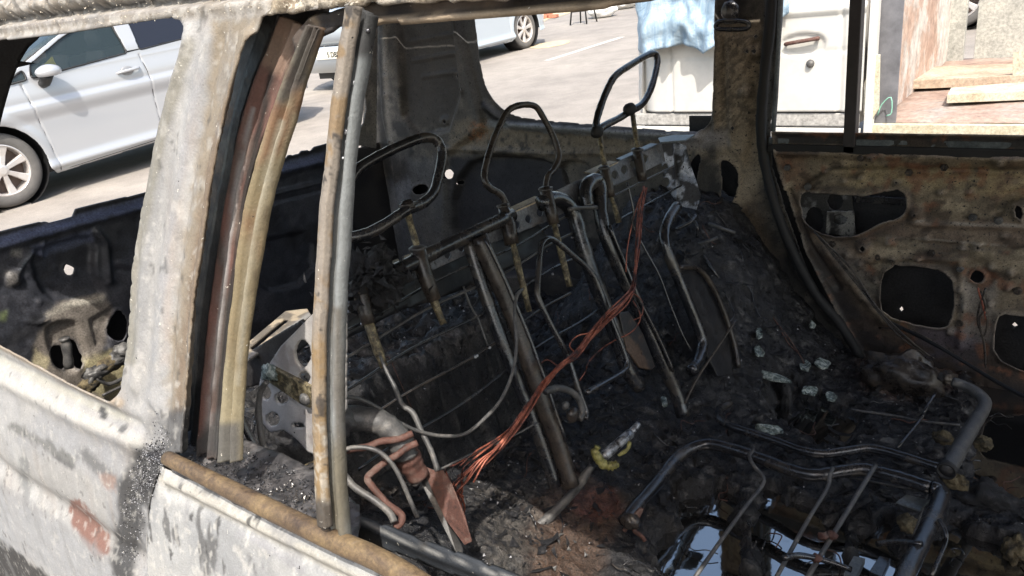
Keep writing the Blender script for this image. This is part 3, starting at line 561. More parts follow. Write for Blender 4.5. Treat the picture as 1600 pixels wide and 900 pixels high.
# ---- near side: quarter panel with C pillar
def lerp_line(pts, n): return pts
qwin = [('s', -1.86, .36), ('s', -1.78, .425), (0, 64), (100, 52), (200, 37), (262, 29), (284, 31), (294, 44), (295, 75), (284, 115), (262, 165), (250, 210), (237, 280), (225, 330), (208, 420), (203, 500), (198, 560), (190, 612), (180, 627), (168, 622), (120, 600), (60, 568), (0, 537), ('s', -1.5, .045), ('s', -1.88, .06), ('s', -1.92, .12)]
NSp = NS.px
L1 = [(412, 25), (393, 80), (366, 170), (341, 300), (315, 470), (303, 620), (297, 704)]
gapb = [(262, 708), (250, 730), (236, 745), (222, 800), (214, 860), (208, 940)]
qp_out = [('s', -2.06, .51), ('s', -.40, .51), (545, -30), (556, 8), (430, 22)] + L1 + gapb + [('s', float(NS.px((208, 940))[0][0]) - .01, -.62), ('s', -2.06, -.62)]
pn = (Paint((0.238, 0.235, 0.228)).n((0.309, 0.307, 0.299), 7, .42, .62, .8, (1, 1, .4), 2).n((0.193, 0.197, 0.205), 10, .48, .68, .6, (1, 1, .3)).n((0.258, 0.236, 0.215), 26, .52, .66, .5, (1, 1, .12))
      .poly([(330, 30), (412, 22), (366, 170), (315, 470), (300, 704), (262, 704), (262, 600), (275, 470), (300, 300), (322, 150)], (0.179, 0.152, 0.116), 9, 14, .95, None, 60)
      .line([(390, 60), (345, 190), (318, 330), (290, 520), (275, 690)], 7, (0.127, 0.094, 0.067), 6, 10, .8, 60)
      .line([(312, 120), (290, 250), (265, 400), (258, 560)], 6, (0.256, 0.226, 0.206), 8, 12, .6, 45).line([(262, 180), (238, 320), (222, 450), (214, 560)], 9, (0.167, 0.172, 0.180), 9, 8, .55, 30)
      .line([(330, 60), (295, 200), (262, 380), (240, 560)], 5, (0.202, 0.210, 0.223), 6, 8, .6, 50)
      .line([(294, 70), (250, 210), (225, 330), (206, 430), (202, 560)], 10, (0.155, 0.147, 0.119), 6, 5, .7)
      .poly([(-700, -60), (560, -60), (556, 8), (430, 22), (290, 28), (0, 60), (-700, 120)], (0.213, 0.192, 0.165), 5, 4, 1)
      .poly([(-700, -60), (560, -60), (556, 8), (430, 22), (290, 28), (0, 60), (-700, 120)], (0.328, 0.313, 0.288), 5, 4, .9, (.48, .6), 90)
      .line([(-300, 66), (0, 31), (150, 12), (300, -4)], 4.5, (0.043, 0.041, 0.041), 2, 3, .95)
      .line([(-300, 82), (0, 46), (180, 22), (310, 8)], 3, (0.172, 0.162, 0.157), 2, 4, .6)
      .line([(0, 537), (60, 568), (120, 600), (186, 630)], 8, (0.229, 0.193, 0.153), 3, 2, 1)
      .line([(-60, 530), (0, 562), (130, 626), (215, 660)], 6, (0.256, 0.250, 0.217), 4, 5, .8)
      .line([(-60, 560), (0, 590), (130, 655), (215, 690)], 9, (0.331, 0.321, 0.296), 5, 6, .8)
      .poly([(60, 640), (180, 700), (175, 770), (120, 730), (20, 690)], (0.214, 0.218, 0.226), 14, 10, .7)
      .line([(20, 665), (60, 690), (110, 720)], 7, (0.106, 0.106, 0.101), 4, 12, .8, 70).line([(35, 720), (40, 760), (45, 810)], 6, (0.119, 0.124, 0.124), 5, 10, .7, 70).line([(130, 710), (170, 745), (190, 760)], 9, (0.107, 0.107, 0.107), 6, 12, .85, 80)
      .line([(85, 712), (110, 730)], 4, (0.089, 0.089, 0.089), 3, 6, .8)
      .poly([(108, 785), (125, 780), (150, 810), (170, 835), (172, 868), (150, 872), (128, 845), (112, 820)], (0.143, 0.076, 0.060), 3, 6, .95, None, 90)
      .poly([(155, 740), (180, 745), (182, 770), (160, 760)], (0.212, 0.150, 0.125), 4, 7, .8, None, 100)
      .poly([(-300, 660), (0, 762), (90, 815), (200, 905), (190, 960), (0, 850), (-300, 760)], (0.246, 0.251, 0.259), 10, 8, .8)
      .line([(-100, 700), (0, 758), (100, 822), (200, 900)], 5, (0.196, 0.196, 0.196), 6, 5, .7)
      .poly([(-300, 800), (0, 848), (40, 870), (110, 930), (110, 1400), (-300, 1400)], (0.031, 0.030, 0.030), 5, 16, .95)
      .poly([(235, 640), (300, 640), (300, 720), (255, 735), (225, 800), (212, 900), (200, 960), (175, 900), (178, 830), (185, 760), (205, 715), (228, 690)], (0.045, 0.045, 0.046), 8, 12, .97)
      .poly([(195, 640), (262, 600), (262, 700), (228, 700)], (0.268, 0.268, 0.268), 14, 12, .6)
      .line([(160, 640), (163, 650)], 5, (0.053, 0.053, 0.053), 2, 3).line([(190, 672), (196, 668)], 4, (0.053, 0.053, 0.053), 2, 3))
pn.n((0.053, 0.052, 0.050), 110, .69, .74, .55, (1, 1, .45), 3).n((0.161, 0.161, 0.161), 34, .60, .68, .35, (1, 1, .3), 8).n((0.362, 0.353, 0.329), 150, .60, .68, .4, (1, 1, .6), 5)
def qbase(G_, V_):
    v = G_[:, 1]; h = -.30 * np.clip(-v - .05, 0, 9) ** 1.6 + .004 * (fbm(V_, 9, 4) - .5) + .0016 * (fbm(V_, 60, 3) - .5)
    px = project(V_); top = sst(40, 20, px[:, 1] + .12 * (px[:, 0])) 
    h += top * .006 * sst(.45, .65, fbm(V_, 110, 3, 9)); return h
qrel = [('l', [(300, 60), (262, 200), (235, 350), (222, 500), (212, 600)], .010, .006), ('l', [(345, 60), (302, 250), (275, 420), (262, 600), (255, 690)], .006, -.004), ('s', [(392, 60), (345, 250), (312, 470), (300, 700)], .010, .008),
        ('l', [(330, 60), (290, 220), (258, 420), (240, 620)], .012, .004), ('l', [(-300, 66), (0, 31), (150, 12), (300, -4), (560, -30)], .006, -.014), ('l', [(-300, 78), (0, 43), (160, 22), (420, 2)], .005, .005),
        ('l', [(-60, 530), (0, 562), (130, 626), (215, 665)], .008, -.006), ('l', [(-60, 565), (0, 592), (130, 658), (215, 695)], .012, .006), ('l', [(-200, 650), (0, 750), (100, 812), (200, 890)], .02, -.012),
        ('l', [(0, 537), (120, 600), (186, 630)], .006, .004), ('p', [(235, 640), (262, 700), (225, 800), (205, 950), (185, 950), (190, 800), (200, 730)], .01, -.008)]
sheet('quarter_panel', NS, qp_out, [qwin], .0035, pn, qrel, qbase, M['near'], car, .002, lip=(.004, .002))
# ---- rear edge of the near door: glass run channel, its window frame and header
def resample(pl, n):
    p = np.array(pl, float); p = crom(p, 6); d = np.r_[0, np.cumsum(np.hypot(*np.diff(p, axis=0).T))]; t = np.linspace(0, d[-1], n)
    return np.stack([np.interp(t, d, p[:, 0]), np.interp(t, d, p[:, 1])], -1)
def strip(name, left, right, off, paint, prof=((0, 0), (1, 0)), rows=260, cols=22, mat=None, fr=NS, solid=.003, rough=.0012):
    """pressed metal section swept between two edge lines"""
    a, b = resample(left, rows), resample(right, rows); A, B = fr.px(a, off), fr.px(b, off); f = np.linspace(0, 1, cols)
    G_ = A[:, None] * (1 - f)[None, :, None] + B[:, None] * f[None, :, None]; h = np.interp(f, [q[0] for q in prof], [q[1] for q in prof])
    V = (fr.O + G_[..., :1] * fr.u + G_[..., 1:] * fr.v + fr.n * (off + h[None, :, None])).reshape(-1, 3)
    V = V + fr.n * (rough * 2 * (fbm(V, 55, 4) - .5))[:, None]
    Fc = [[i * cols + k, (i + 1) * cols + k, (i + 1) * cols + k + 1, i * cols + k + 1] for i in range(rows - 1) for k in range(cols - 1)]
    return mesh(name, V, Fc, mat or M['near'], car, paint(V, project(V), np.ones(len(V))), True, solid)
jambL = [(430, 22), (416, 60), (375, 170), (352, 300), (325, 470), (309, 620), (302, 712)]
jambR = [(480, 42), (460, 90), (428, 170), (386, 300), (363, 470), (348, 620), (340, 716)]
pj = (Paint((0.069, 0.056, 0.050)).n((0.164, 0.083, 0.068), 18, .42, .6, .85, (1, 1, .15)).n((0.149, 0.130, 0.111), 30, .5, .65, .6, (1, 1, .2)).line([(396, 170), (368, 300), (345, 470), (328, 620), (322, 700)], 3, (0.277, 0.271, 0.271), 2, 2, .8, 40)
      .line([(436, 60), (412, 170), (385, 290), (360, 470), (335, 700)], 5, (0.020, 0.020, 0.020), 3, 2, .9).poly([(420, 20), (480, 30), (440, 120), (400, 90)], (0.217, 0.155, 0.118), 8, 12, .7).poly([(296, 690), (345, 640), (345, 720), (296, 720)], (0.050, 0.050, 0.050), 8, 12, .9, None, 80))
strip('glass_run_channel', jambL, jambR, -.028, pj, ((0, -.008), (.12, 0), (.3, .005), (.4, -.003), (.6, -.004), (.74, .006), (.84, 0), (1, .003)))
for (a_, b2, o_) in ((L1, jambL, -.006),): 
    strip('door_gap', [(x - 1, y) for x, y in a_], [(x + 7, y) for x, y in b2], -.034, Paint(SOOT).n(DK, 20, .4, .6), mat=M['soot'], cols=5)
yl = [(484, 40), (468, 75), (434, 150), (415, 200), (380, 330), (364, 470), (348, 620), (339, 718)]
yr = [(500, 44), (488, 78), (470, 128), (461, 166), (440, 234), (421, 302), (401, 405), (383, 522), (374, 616), (371, 722)]
py_ = (Paint((0.155, 0.126, 0.076)).n((0.196, 0.175, 0.119), 14, .42, .62, .9, (1, 1, .2)).n((0.145, 0.079, 0.044), 20, .52, .68, .8, (1, 1, .3)).poly([(470, 30), (510, 30), (480, 130), (430, 170)], (0.056, 0.052, 0.049), 10, 10, .9)
       .poly([(425, 160), (470, 160), (440, 240), (400, 260)], (0.144, 0.071, 0.040), 12, 14, .7).line([(440, 190), (405, 330), (385, 450), (370, 600)], 4, (0.237, 0.220, 0.172), 3, 3, .8).poly([(335, 660), (375, 660), (375, 725), (335, 725)], (0.064, 0.064, 0.064), 8, 8, .85)
       .line([(461, 166), (440, 234), (421, 302), (401, 405), (383, 522), (374, 616)], 1.6, (0.042, 0.032, 0.022), 1.5, 2, .9))
strip('door_window_frame', yl, yr, .0, py_, ((0, -.012), (.12, .0), (.32, .007), (.5, .006), (.6, -.003), (.72, .001), (.84, .005), (1, -.006)))
hdr_lo = [(470, 130), (482, 88), (490, 68), (500, 52), (512, 43), (530, 38), (556, 34), (620, 31), (667, 27), (720, 22), (780, 17), (880, 9), (1010, -1), ('s', .0, .42), ('s', 1.2, .40)]
hdr_hi = [(455, 60), (478, 30), (560, 6), (700, -2), (900, -12), (1010, -22), ('s', .0, .45), ('s', 1.2, .44)]
ph = Paint((.07, .055, .045)).n((.25, .19, .13), 25, .48, .62, .9).n(SOOT, 12, .5, .62, .8).line([(560, 33), (667, 27), (780, 17), (1010, -1)], 2.5, (.34, .27, .19), 2, 3, .7, 70)
sheet('door_header', NS, hdr_hi + hdr_lo[::-1], (), .0035, ph, [('l', [(480, 40), (600, 20), (800, 4), (1010, -12)], .004, -.006)], lambda G_, V_: .003 * (fbm(V_, 40, 3) - .5), M['near'], car, .004, off=-.004)
rail_lo = [(424, 23), (480, 16), (545, 9), (600, 7), (760, 1), (1000, -14), ('s', .0, .435), ('s', 1.2, .42)]; rail_hi = [('s', -.46, .51), ('s', 1.2, .50)]
prl = Paint((0.248, 0.209, 0.154)).n((0.385, 0.352, 0.297), 60, .5, .6, .9).n((0.2, 0.16, 0.12), 30, .55, .66, .7).line([q for q in rail_lo if len(q) == 2], 3, (0.12, 0.1, 0.08), 3, 2, .7)
sheet('roof_rail', NS, rail_hi + rail_lo[::-1], (), .004, prl, (), lambda G_, V_: .005 * sst(.45, .65, fbm(V_, 100, 3, 9)), M['crust'], car, .003, off=.002)
sheet('pillar_inner', NS, [(420, -20), (520, -20), (500, 44), (455, 150), (400, 300), (372, 470), (352, 620), (344, 722), (255, 722), (262, 600), (275, 470), (300, 300), (330, 170), (368, 60)], (), .006, Paint((.02, .018, .018)).n(BRN, 20, .5, .66), (), None, M['soot'], car, .004, off=-.05)
# ---- divider bar of the door glass
bar = wempty('glass_divider_bar', (0, 0, 0)); bar.parent = car; bar.location = (0, 0, 0)
bl = [(537, 10), (520, 120), (505, 250), (496, 340), (488, 470), (485, 560), (486, 680), (492, 800), (494, 822)]
bm_ = [(556, 9), (538, 120), (521, 250), (512, 340), (504, 470), (501, 560), (502, 680), (508, 800), (511, 826)]
bg_ = [(571, 16), (556, 120), (541, 250), (531, 340), (523, 470), (519, 560), (519, 680), (524, 800), (527, 832)]
br = [(585, 24), (569, 120), (555, 220), (547, 310), (538, 450), (534, 560), (534, 680), (540, 800), (544, 840)]
pr_ = (Paint((0.175, 0.136, 0.097)).n((0.193, 0.174, 0.151), 25, .45, .6, .8, (1, 1, .4)).n((0.174, 0.117, 0.059), 60, .5, .62, .75).poly([(480, 540), (520, 540), (530, 860), (480, 860)], (0.174, 0.120, 0.056), 60, 20, .6).poly([(480, 660), (520, 640), (520, 800), (485, 800)], (0.281, 0.265, 0.233), 12, 18, .7, (.45, .6), 120)
       .poly([(485, 785), (530, 790), (530, 850), (480, 850)], (0.043, 0.039, 0.035), 8, 12, .9).n(DK, 90, .62, .7, .8))
strip('divider_rust_edge', bl, bm_, .022, pr_, ((0, -.006), (.12, .0), (.5, .0015), (.88, .001), (1, -.006)))
pg_ = (Paint((0.101, 0.111, 0.114)).n((0.161, 0.171, 0.171), 12, .42, .6, .8, (1, 1, .2)).n((0.060, 0.057, 0.050), 30, .55, .68, .8, (1, 1, .3)).poly([(560, 0), (600, 0), (590, 90), (550, 90)], (0.024, 0.024, 0.024), 10, 10, .9).poly([(520, 480), (536, 480), (548, 850), (522, 850)], (0.079, 0.069, 0.056), 6, 8, .8)
       .poly([(500, 700), (550, 700), (550, 850), (500, 850)], (0.092, 0.079, 0.046), 30, 20, .5))
strip('divider_channel', [(x - 1, y) for x, y in bm_], br, .010, pg_, ((0, -.005), (.1, .0), (.3, .0), (.36, .003), (.42, .0), (.7, -.002), (.78, .005), (.94, .005), (1, -.004)))
for x, y in ((575, 48), (560, 118), (556, 130), (548, 186), (543, 222), (541, 206), (536, 247), (568, 70)):
    lump('solder_bead', NS.P(x, y, .0125), .0010 + .0012 * random.random(), M['chrome'], car, .3, x, 8)
bpy.data.objects.remove(bar)
# ---- near door skin, belt trim, inner flange
dk_out = [(252, 730), (300, 748), (380, 788), (470, 830), (560, 872), (640, 910), ('s', .015, float(NS.px((640, 910))[0][1]) - .012), ('s', .015, -.62), ('s', float(NS.px((208, 940))[0][0]), -.62), (210, 950), (216, 900), (226, 830), (238, 775)]
pd = (Paint((0.268, 0.271, 0.268)).n((0.325, 0.323, 0.311), 12, .42, .6, .9).n((0.191, 0.196, 0.201), 16, .52, .66, .7, (1, 1, .4)).n((0.089, 0.089, 0.089), 45, .64, .7, .9, (1, 1, .35))
      .line([(256, 748), (330, 786), (470, 858), (600, 925)], 9, (0.321, 0.307, 0.273), 5, 5, .9).poly([(200, 740), (250, 730), (232, 800), (224, 900), (205, 900)], (0.107, 0.107, 0.107), 7, 10, .85)
      .line([(375, 835), (400, 845), (440, 870), (470, 890)], 6, (0.226, 0.226, 0.236), 5, 9, .7, 60))
pd.n((0.045, 0.045, 0.045), 80, .67, .72, .85, (1, 1, .4), 3).n((0.180, 0.180, 0.185), 28, .56, .68, .6, (1, 1, .5), 8).n((0.389, 0.380, 0.355), 150, .58, .66, .6, (1, 1, .6), 5)
sheet('door_skin', NS, dk_out, (), .003, pd, [('l', [(262, 748), (400, 816), (600, 912)], .007, .006), ('l', [(262, 766), (400, 836), (600, 936)], .006, -.003)], lambda G_, V_: -.30 * np.clip(-G_[:, 1] - .05, 0, 9) ** 1.6 + .003 * (fbm(V_, 10, 4) - .5) + .0014 * (fbm(V_, 70, 3) - .5), M['near'], car, .002, off=.0)
cl = [NS.P(x, y, .012) for x, y in ((262, 716), (330, 750), (420, 795), (520, 843), (620, 890))]; tz = float(NS.px((620, 890))[0][1]); cl += [NS.at(-.25, tz - .003, .012), NS.at(.015, tz - .008, .012)]
tube('belt_trim', cl, [.0075, .0082, .009, .009, .009, .009, .009], M['trim'], car, 8, 16, .02)
pa_ = Paint((.035, .034, .036)).n((.09, .085, .085), 70, .5, .62, .9).n(SOOT, 40, .5, .62, .8)
HT = Frame((0, .34, .985), (1, 0, 0), (0, 1, 0))                    # level ledge behind the trim
lz = .985
sheet('door_top_ledge', HT, [(-.78, -.045), (1.2, -.045), (1.2, -.030), (-.46, -.026), (-.50, .012), (-.60, .03), (-.78, .03)], (), .004, pa_, (), lambda G_, V_: .012 * (fbm(V_, 45, 4) - .4), M['soot'], car, .003, st=True)
pl_ = (Paint((0.025, 0.029, 0.035)).n((0.042, 0.048, 0.056), 10, .42, .62, .9).n((0.035, 0.032, 0.028), 35, .55, .66, .8).line([(545, 806), (640, 850), (800, 905)], 2, (0.210, 0.210, 0.203), 1.5, 2, .8))
sheet('inner_door_flange', Frame((0, .365, 1.0), (1, 0, 0), (0, .1, .995)), [(545, 802), (600, 822), (660, 846), (820, 905), ('s', .015, -.03), ('s', .015, -.075), (800, 940), (720, 905), (640, 872), (546, 840)], (), .003, pl_, [('l', [(556, 815), (680, 868), (820, 920)], .005, .003)], lambda G_, V_: .002 * (fbm(V_, 25, 3) - .5), M['near'], car, .004)
# ---- roof and far header, floor pan, near inner skins (give the cabin its shade)
RF = Frame((0, 0, 1.50), (1, 0, 0), (0, 1, 0))
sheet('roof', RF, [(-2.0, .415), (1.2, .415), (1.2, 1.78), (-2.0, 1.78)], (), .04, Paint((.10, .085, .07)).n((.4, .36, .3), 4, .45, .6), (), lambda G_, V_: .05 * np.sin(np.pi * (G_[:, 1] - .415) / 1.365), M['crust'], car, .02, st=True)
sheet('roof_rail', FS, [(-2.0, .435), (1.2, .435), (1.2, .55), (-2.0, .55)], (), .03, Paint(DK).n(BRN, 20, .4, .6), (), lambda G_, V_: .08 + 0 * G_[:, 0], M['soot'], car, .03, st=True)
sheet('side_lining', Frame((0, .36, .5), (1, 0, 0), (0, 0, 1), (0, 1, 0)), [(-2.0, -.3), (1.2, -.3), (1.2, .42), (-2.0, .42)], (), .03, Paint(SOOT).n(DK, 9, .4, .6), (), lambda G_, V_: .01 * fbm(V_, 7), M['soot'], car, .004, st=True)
for nm_, o_ in (('sun_block_pillar', [(.03, -.02), (.26, -.02), (.26, .44), (.02, .44)]), ('lower_body_skin', [(.025, -.62), (1.25, -.62), (1.25, -.02), (.025, -.02)])):  # unseen wide pillar added to keep sun off the floor; plain skin below
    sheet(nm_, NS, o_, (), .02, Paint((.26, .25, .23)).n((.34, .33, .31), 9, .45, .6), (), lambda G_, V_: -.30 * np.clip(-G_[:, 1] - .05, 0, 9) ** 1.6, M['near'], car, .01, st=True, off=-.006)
# ---- far side: D pillar, quarter inner panel, C pillar
fq_out = [(583, 4), (578, 60), (572, 120), (566, 220), (556, 300), (556, 700), (1400, 900), (1390, 640), (1345, 580), (1310, 505), (1262, 425), (1228, 330), (1208, 262), (1204, 210), (1212, 120), (1222, -10), (1226, -60), (586, -60)]
fq_win = rsmooth([(735, -70), (738, -20), (745, 60), (752, 112), (764, 150), (796, 180), (840, 187), (1000, 199), (1085, 206), (1108, 198), (1116, 172), (1120, 60), (1122, -70)], 2)
dh = [circ(703, 272, 6, 8), circ(714, 288, 2.6, 4), circ(1170, 78, 3.5), circ(1180, 80, 1), rsmooth([(1124, 250), (1140, 250), (1155, 268), (1152, 300), (1140, 325), (1122, 322), (1130, 290)], 1), rsmooth([(1076, 262), (1085, 243), (1097, 240), (1092, 262), (1088, 290), (1082, 285)], 1),
      [(1127, 196), (1133, 196), (1133, 202), (1127, 202)], circ(1147, 198, 3, 5), circ(1168, 145, 3), circ(1180, 80, 4), circ(1182, 57, 3), circ(1160, 234, 2.3), circ(1164, 267, 2.3), circ(1157, 326, 2.3), circ(1172, 332, 1.6), circ(580, 96, 1.6), circ(579, 126, 1.6), circ(580, 165, 1.6), circ(608, 118, 1.8), circ(608, 147, 1.8), circ(616, 220, 2),
      circ(696, 190, 3), circ(715, 118, 2.4, 5), circ(726, 139, 2.5), circ(847, 219, 1.8), rsmooth([(648, 293), (665, 284), (678, 290), (672, 300), (655, 303)], 1)]
pf_ = (Paint((.05, .046, .042)).n((.11, .10, .088), 7, .42, .6, .85).n((.18, .16, .13), 25, .52, .66, .6).n(SOOT, 10, .5, .66, .8)
       .poly([(622, -40), (700, -40), (722, 150), (700, 190), (640, 200), (622, 80)], (.045, .042, .04), 14, 14, .8).poly([(700, -40), (740, -40), (760, 150), (790, 190), (740, 190), (722, 120)], (.09, .09, .09), 8, 6, .8)
       .line([(596, -10), (600, 90), (604, 180), (612, 235)], 5, (.20, .18, .15), 3, 3, .8).line([(590, -10), (592, 90), (596, 180), (605, 260), (625, 330), (632, 400)], 6, (.02, .02, .02), 3, 2, .9)
       .poly([(556, 40), (588, 20), (588, 220), (560, 210)], (.20, .18, .15), 6, 8, .7).poly([(715, 190), (800, 200), (1060, 215), (1110, 220), (1110, 245), (900, 250), (760, 235), (700, 240)], (.24, .20, .15), 10, 12, .85, (.3, .5), 30)
       .line([(765, 192), (850, 200), (1000, 212), (1100, 214)], 6, (.24, .26, .28), 3, 4, .8).line([(752, 160), (770, 186), (840, 190), (1085, 207), (1110, 195)], 3, SOOT, 2, 2, .9)
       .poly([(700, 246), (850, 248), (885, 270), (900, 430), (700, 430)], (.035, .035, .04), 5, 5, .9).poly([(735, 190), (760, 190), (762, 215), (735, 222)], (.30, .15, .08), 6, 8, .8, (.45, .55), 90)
       .poly([(640, 250), (700, 240), (706, 420), (640, 420)], (.14, .14, .14), 10, 10, .7).poly([(545, 260), (640, 300), (660, 400), (560, 420)], (.10, .11, .13), 14, 16, .7).line([(572, 395), (610, 350), (632, 290)], 10, (.24, .25, .27), 10, 10, .6)
       .poly([(1120, 40), (1188, 30), (1188, 180), (1195, 240), (1185, 310), (1140, 330), (1118, 230)], (.32, .26, .19), 8, 10, .95).poly([(1120, 50), (1188, 50), (1186, 200), (1120, 210)], (.10, .08, .06), 8, 12, .8, (.42, .56), 60)
       .poly([(1195, -20), (1212, -20), (1206, 210), (1190, 210)], (.12, .13, .14), 3, 3, .7)
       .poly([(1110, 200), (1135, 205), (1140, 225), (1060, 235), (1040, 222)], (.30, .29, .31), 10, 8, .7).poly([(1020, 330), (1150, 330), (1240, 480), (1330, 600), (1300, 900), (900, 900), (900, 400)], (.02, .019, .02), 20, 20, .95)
       .poly([(1180, 300), (1215, 400), (1180, 460), (1120, 370)], (.12, .085, .055), 20, 16, .7).edge((.16, .14, .12), .004, .5))
frel = [('p', [(590, -20), (600, 180), (615, 250), (640, 420), (700, 420), (700, 240), (760, 200), (735, 100), (700, -40)], .012, .02), ('p', [(622, -60), (635, 180), (660, 215), (705, 200), (722, 150), (700, -60)], .012, -.022),
        ('p', rsmooth([(706, 244), (850, 246), (885, 275), (900, 430), (706, 430)], 2), .008, -.03), ('p', rsmooth([(868, 252), (920, 252), (928, 300), (880, 310)], 2), .006, -.02), ('l', [(760, 165), (800, 194), (1000, 208), (1090, 213)], .012, .02),
        ('l', [(1120, 0), (1118, 200)], .008, .01), ('p', [(1135, 60), (1175, 60), (1175, 200), (1165, 260), (1140, 230)], .010, .012), ('l', [(700, 232), (860, 240), (1060, 236)], .008, .008), ('l', [(1205, 0), (1196, 120), (1192, 215), (1205, 300), (1245, 420), (1300, 500)], .008, .012),
        ('l', [(640, 65), (715, 52)], .006, .005), ('l', [(645, 95), (718, 82)], .006, .005), ('l', [(660, 120), (715, 112)], .006, .005), ('p', circ(1168, 145, 11), .006, .008), ('p', circ(696, 190, 9), .006, .006), ('p', circ(1180, 80, 10), .006, .008)]
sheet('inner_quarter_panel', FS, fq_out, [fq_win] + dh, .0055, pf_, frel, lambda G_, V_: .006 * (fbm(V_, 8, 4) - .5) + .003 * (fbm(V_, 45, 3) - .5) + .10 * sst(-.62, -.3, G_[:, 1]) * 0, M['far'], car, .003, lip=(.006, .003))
sheet('outer_skin', Frame((0, 2.02, 1.0), (1, 0, 0), (0, 0, 1)), [(-2.05, -.55), (1.3, -.55), (1.3, -.02), (-2.05, -.02)], [circ(x, y, r_, n=8) for x, y, r_ in ()], .03, Paint(SOOT).n(DK, 9, .4, .6), (), None, M['soot'], car, .004, st=True) if 0 else None
SK = Frame((0, 2.0, 1.0), (1, 0, 0), (0, 0, 1))
sheet('outer_skin', SK, [(-2.05, -.6), (1.3, -.6), (1.3, -.012), (-.72, -.012), (-.72, .05), (-.95, .05), (-.95, -.012), (-2.05, -.012)], [SK.px(circ(*q)) for q in ((1408.5, 482, 3.5), (1587, 507, 4), (703, 272, 9), (714, 288, 5))], .006, Paint((.02, .02, .022)).n(DK, 9, .4, .6), (), None, M['soot'], car, .003, st=True)
for q_ in ([(1124, -60), (1200, -60), (1192, 235), (1122, 235)], [(588, -60), (722, -60), (738, 150), (735, 330), (588, 330)]):
    sheet('pillar_skin', Frame((0, 1.97, 1.0), (1, 0, 0), (0, 0, 1)), q_, [circ(703, 272, 9), circ(714, 288, 5)] if q_[0][0] < 600 else (), .01, Paint(SOOT).n(DK, 9, .4, .6), (), None, M['soot'], car, .003)
# weatherstrip
tube('weatherstrip', [FS.P(x, y, .03) for x, y in ((1208, -40), (1203, 40), (1194, 120), (1189, 200), (1196, 262), (1214, 330), (1240, 395), (1275, 460), (1312, 505), (1345, 560))], .013, M['black'], car, 5, 8, .1)
tube('weatherstrip', [FS.P(x, y, .035) for x, y in ((1222, -40), (1217, 60), (1212, 150), (1208, 205))], .006, M['bare'], car, 3, 8, .1)
# seat belt anchor
sa = [FS.P(x, y, .03) for x, y in ((1122, 34), (1135, 32), (1160, 33), (1170, 37), (1166, 45), (1140, 46), (1122, 45), (1118, 40), (1122, 34))]
tube('belt_loop', sa, .0055, M['tube'], car, 4, 8); lump('belt_anchor', FS.P(1141, 18, .02), (.022, .014, .026), M['tube'], car, .2, 4); box('belt_bracket', FS.P(1142, 24, .02), (.03, .012, .04), M['tube'], car)
# ---- far rear door
FD = Frame((0, 1.875, 1.0), (1, 0, 0), (0, 0, 1))
fd_out = [(1207, 206), ('s', .95, .028), ('s', .95, -.62), ('s', -.3, -.62), (1420, 620), (1385, 590), (1340, 545), (1300, 470), (1262, 395), (1235, 320), (1214, 255)]
hA = rsmooth([(1250, 305), (1258, 299), (1300, 300), (1345, 306), (1378, 298), (1405, 294), (1419, 302), (1418, 330), (1405, 342), (1380, 346), (1350, 364), (1325, 370), (1290, 367), (1262, 352), (1250, 330)], 2)
hB = rsmooth([(1384, 413), (1440, 413), (1488, 426), (1494, 470), (1487, 500), (1478, 513), (1440, 509), (1380, 492), (1374, 455)], 1)
hC = rsmooth([(1562, 486), (1600, 492), (1720, 505), (1720, 620), (1600, 580), (1552, 556), (1554, 510)], 1)
sq = lambda x, y, r_=2.8: [(x - r_, y - r_), (x + r_, y - r_), (x + r_, y + r_), (x - r_, y + r_)]
fh = [circ(1290, 268, 2), circ(1320, 282, 1.8), circ(1470, 300, 2.2), circ(1515, 300, 1.8), sq(1448, 372, 2), circ(1570, 368, 2.2), circ(1500, 452, 2.2), circ(1508, 480, 1.8), circ(1325, 398, 2), circ(1575, 450, 2), hA, hB, hC, circ(1527, 433, 12, 11), circ(1350, 386, 5), sq(1401, 284), sq(1430, 335, 3), sq(1390, 377), sq(1397, 405), sq(1485, 517), sq(1528, 386, 3.5), circ(1505, 386, 2.6), circ(1547, 419, 2.8), circ(1580, 426, 3.5), circ(1343, 413, 2), sq(1362, 247, 2.5), circ(1563, 255, 3), circ(1436, 404, 1.6), circ(1346, 277, 2), circ(1370, 440, 1.5), [(1585, 318), (1598, 322), (1598, 345), (1586, 338)], circ(1547, 475, 1.8)]
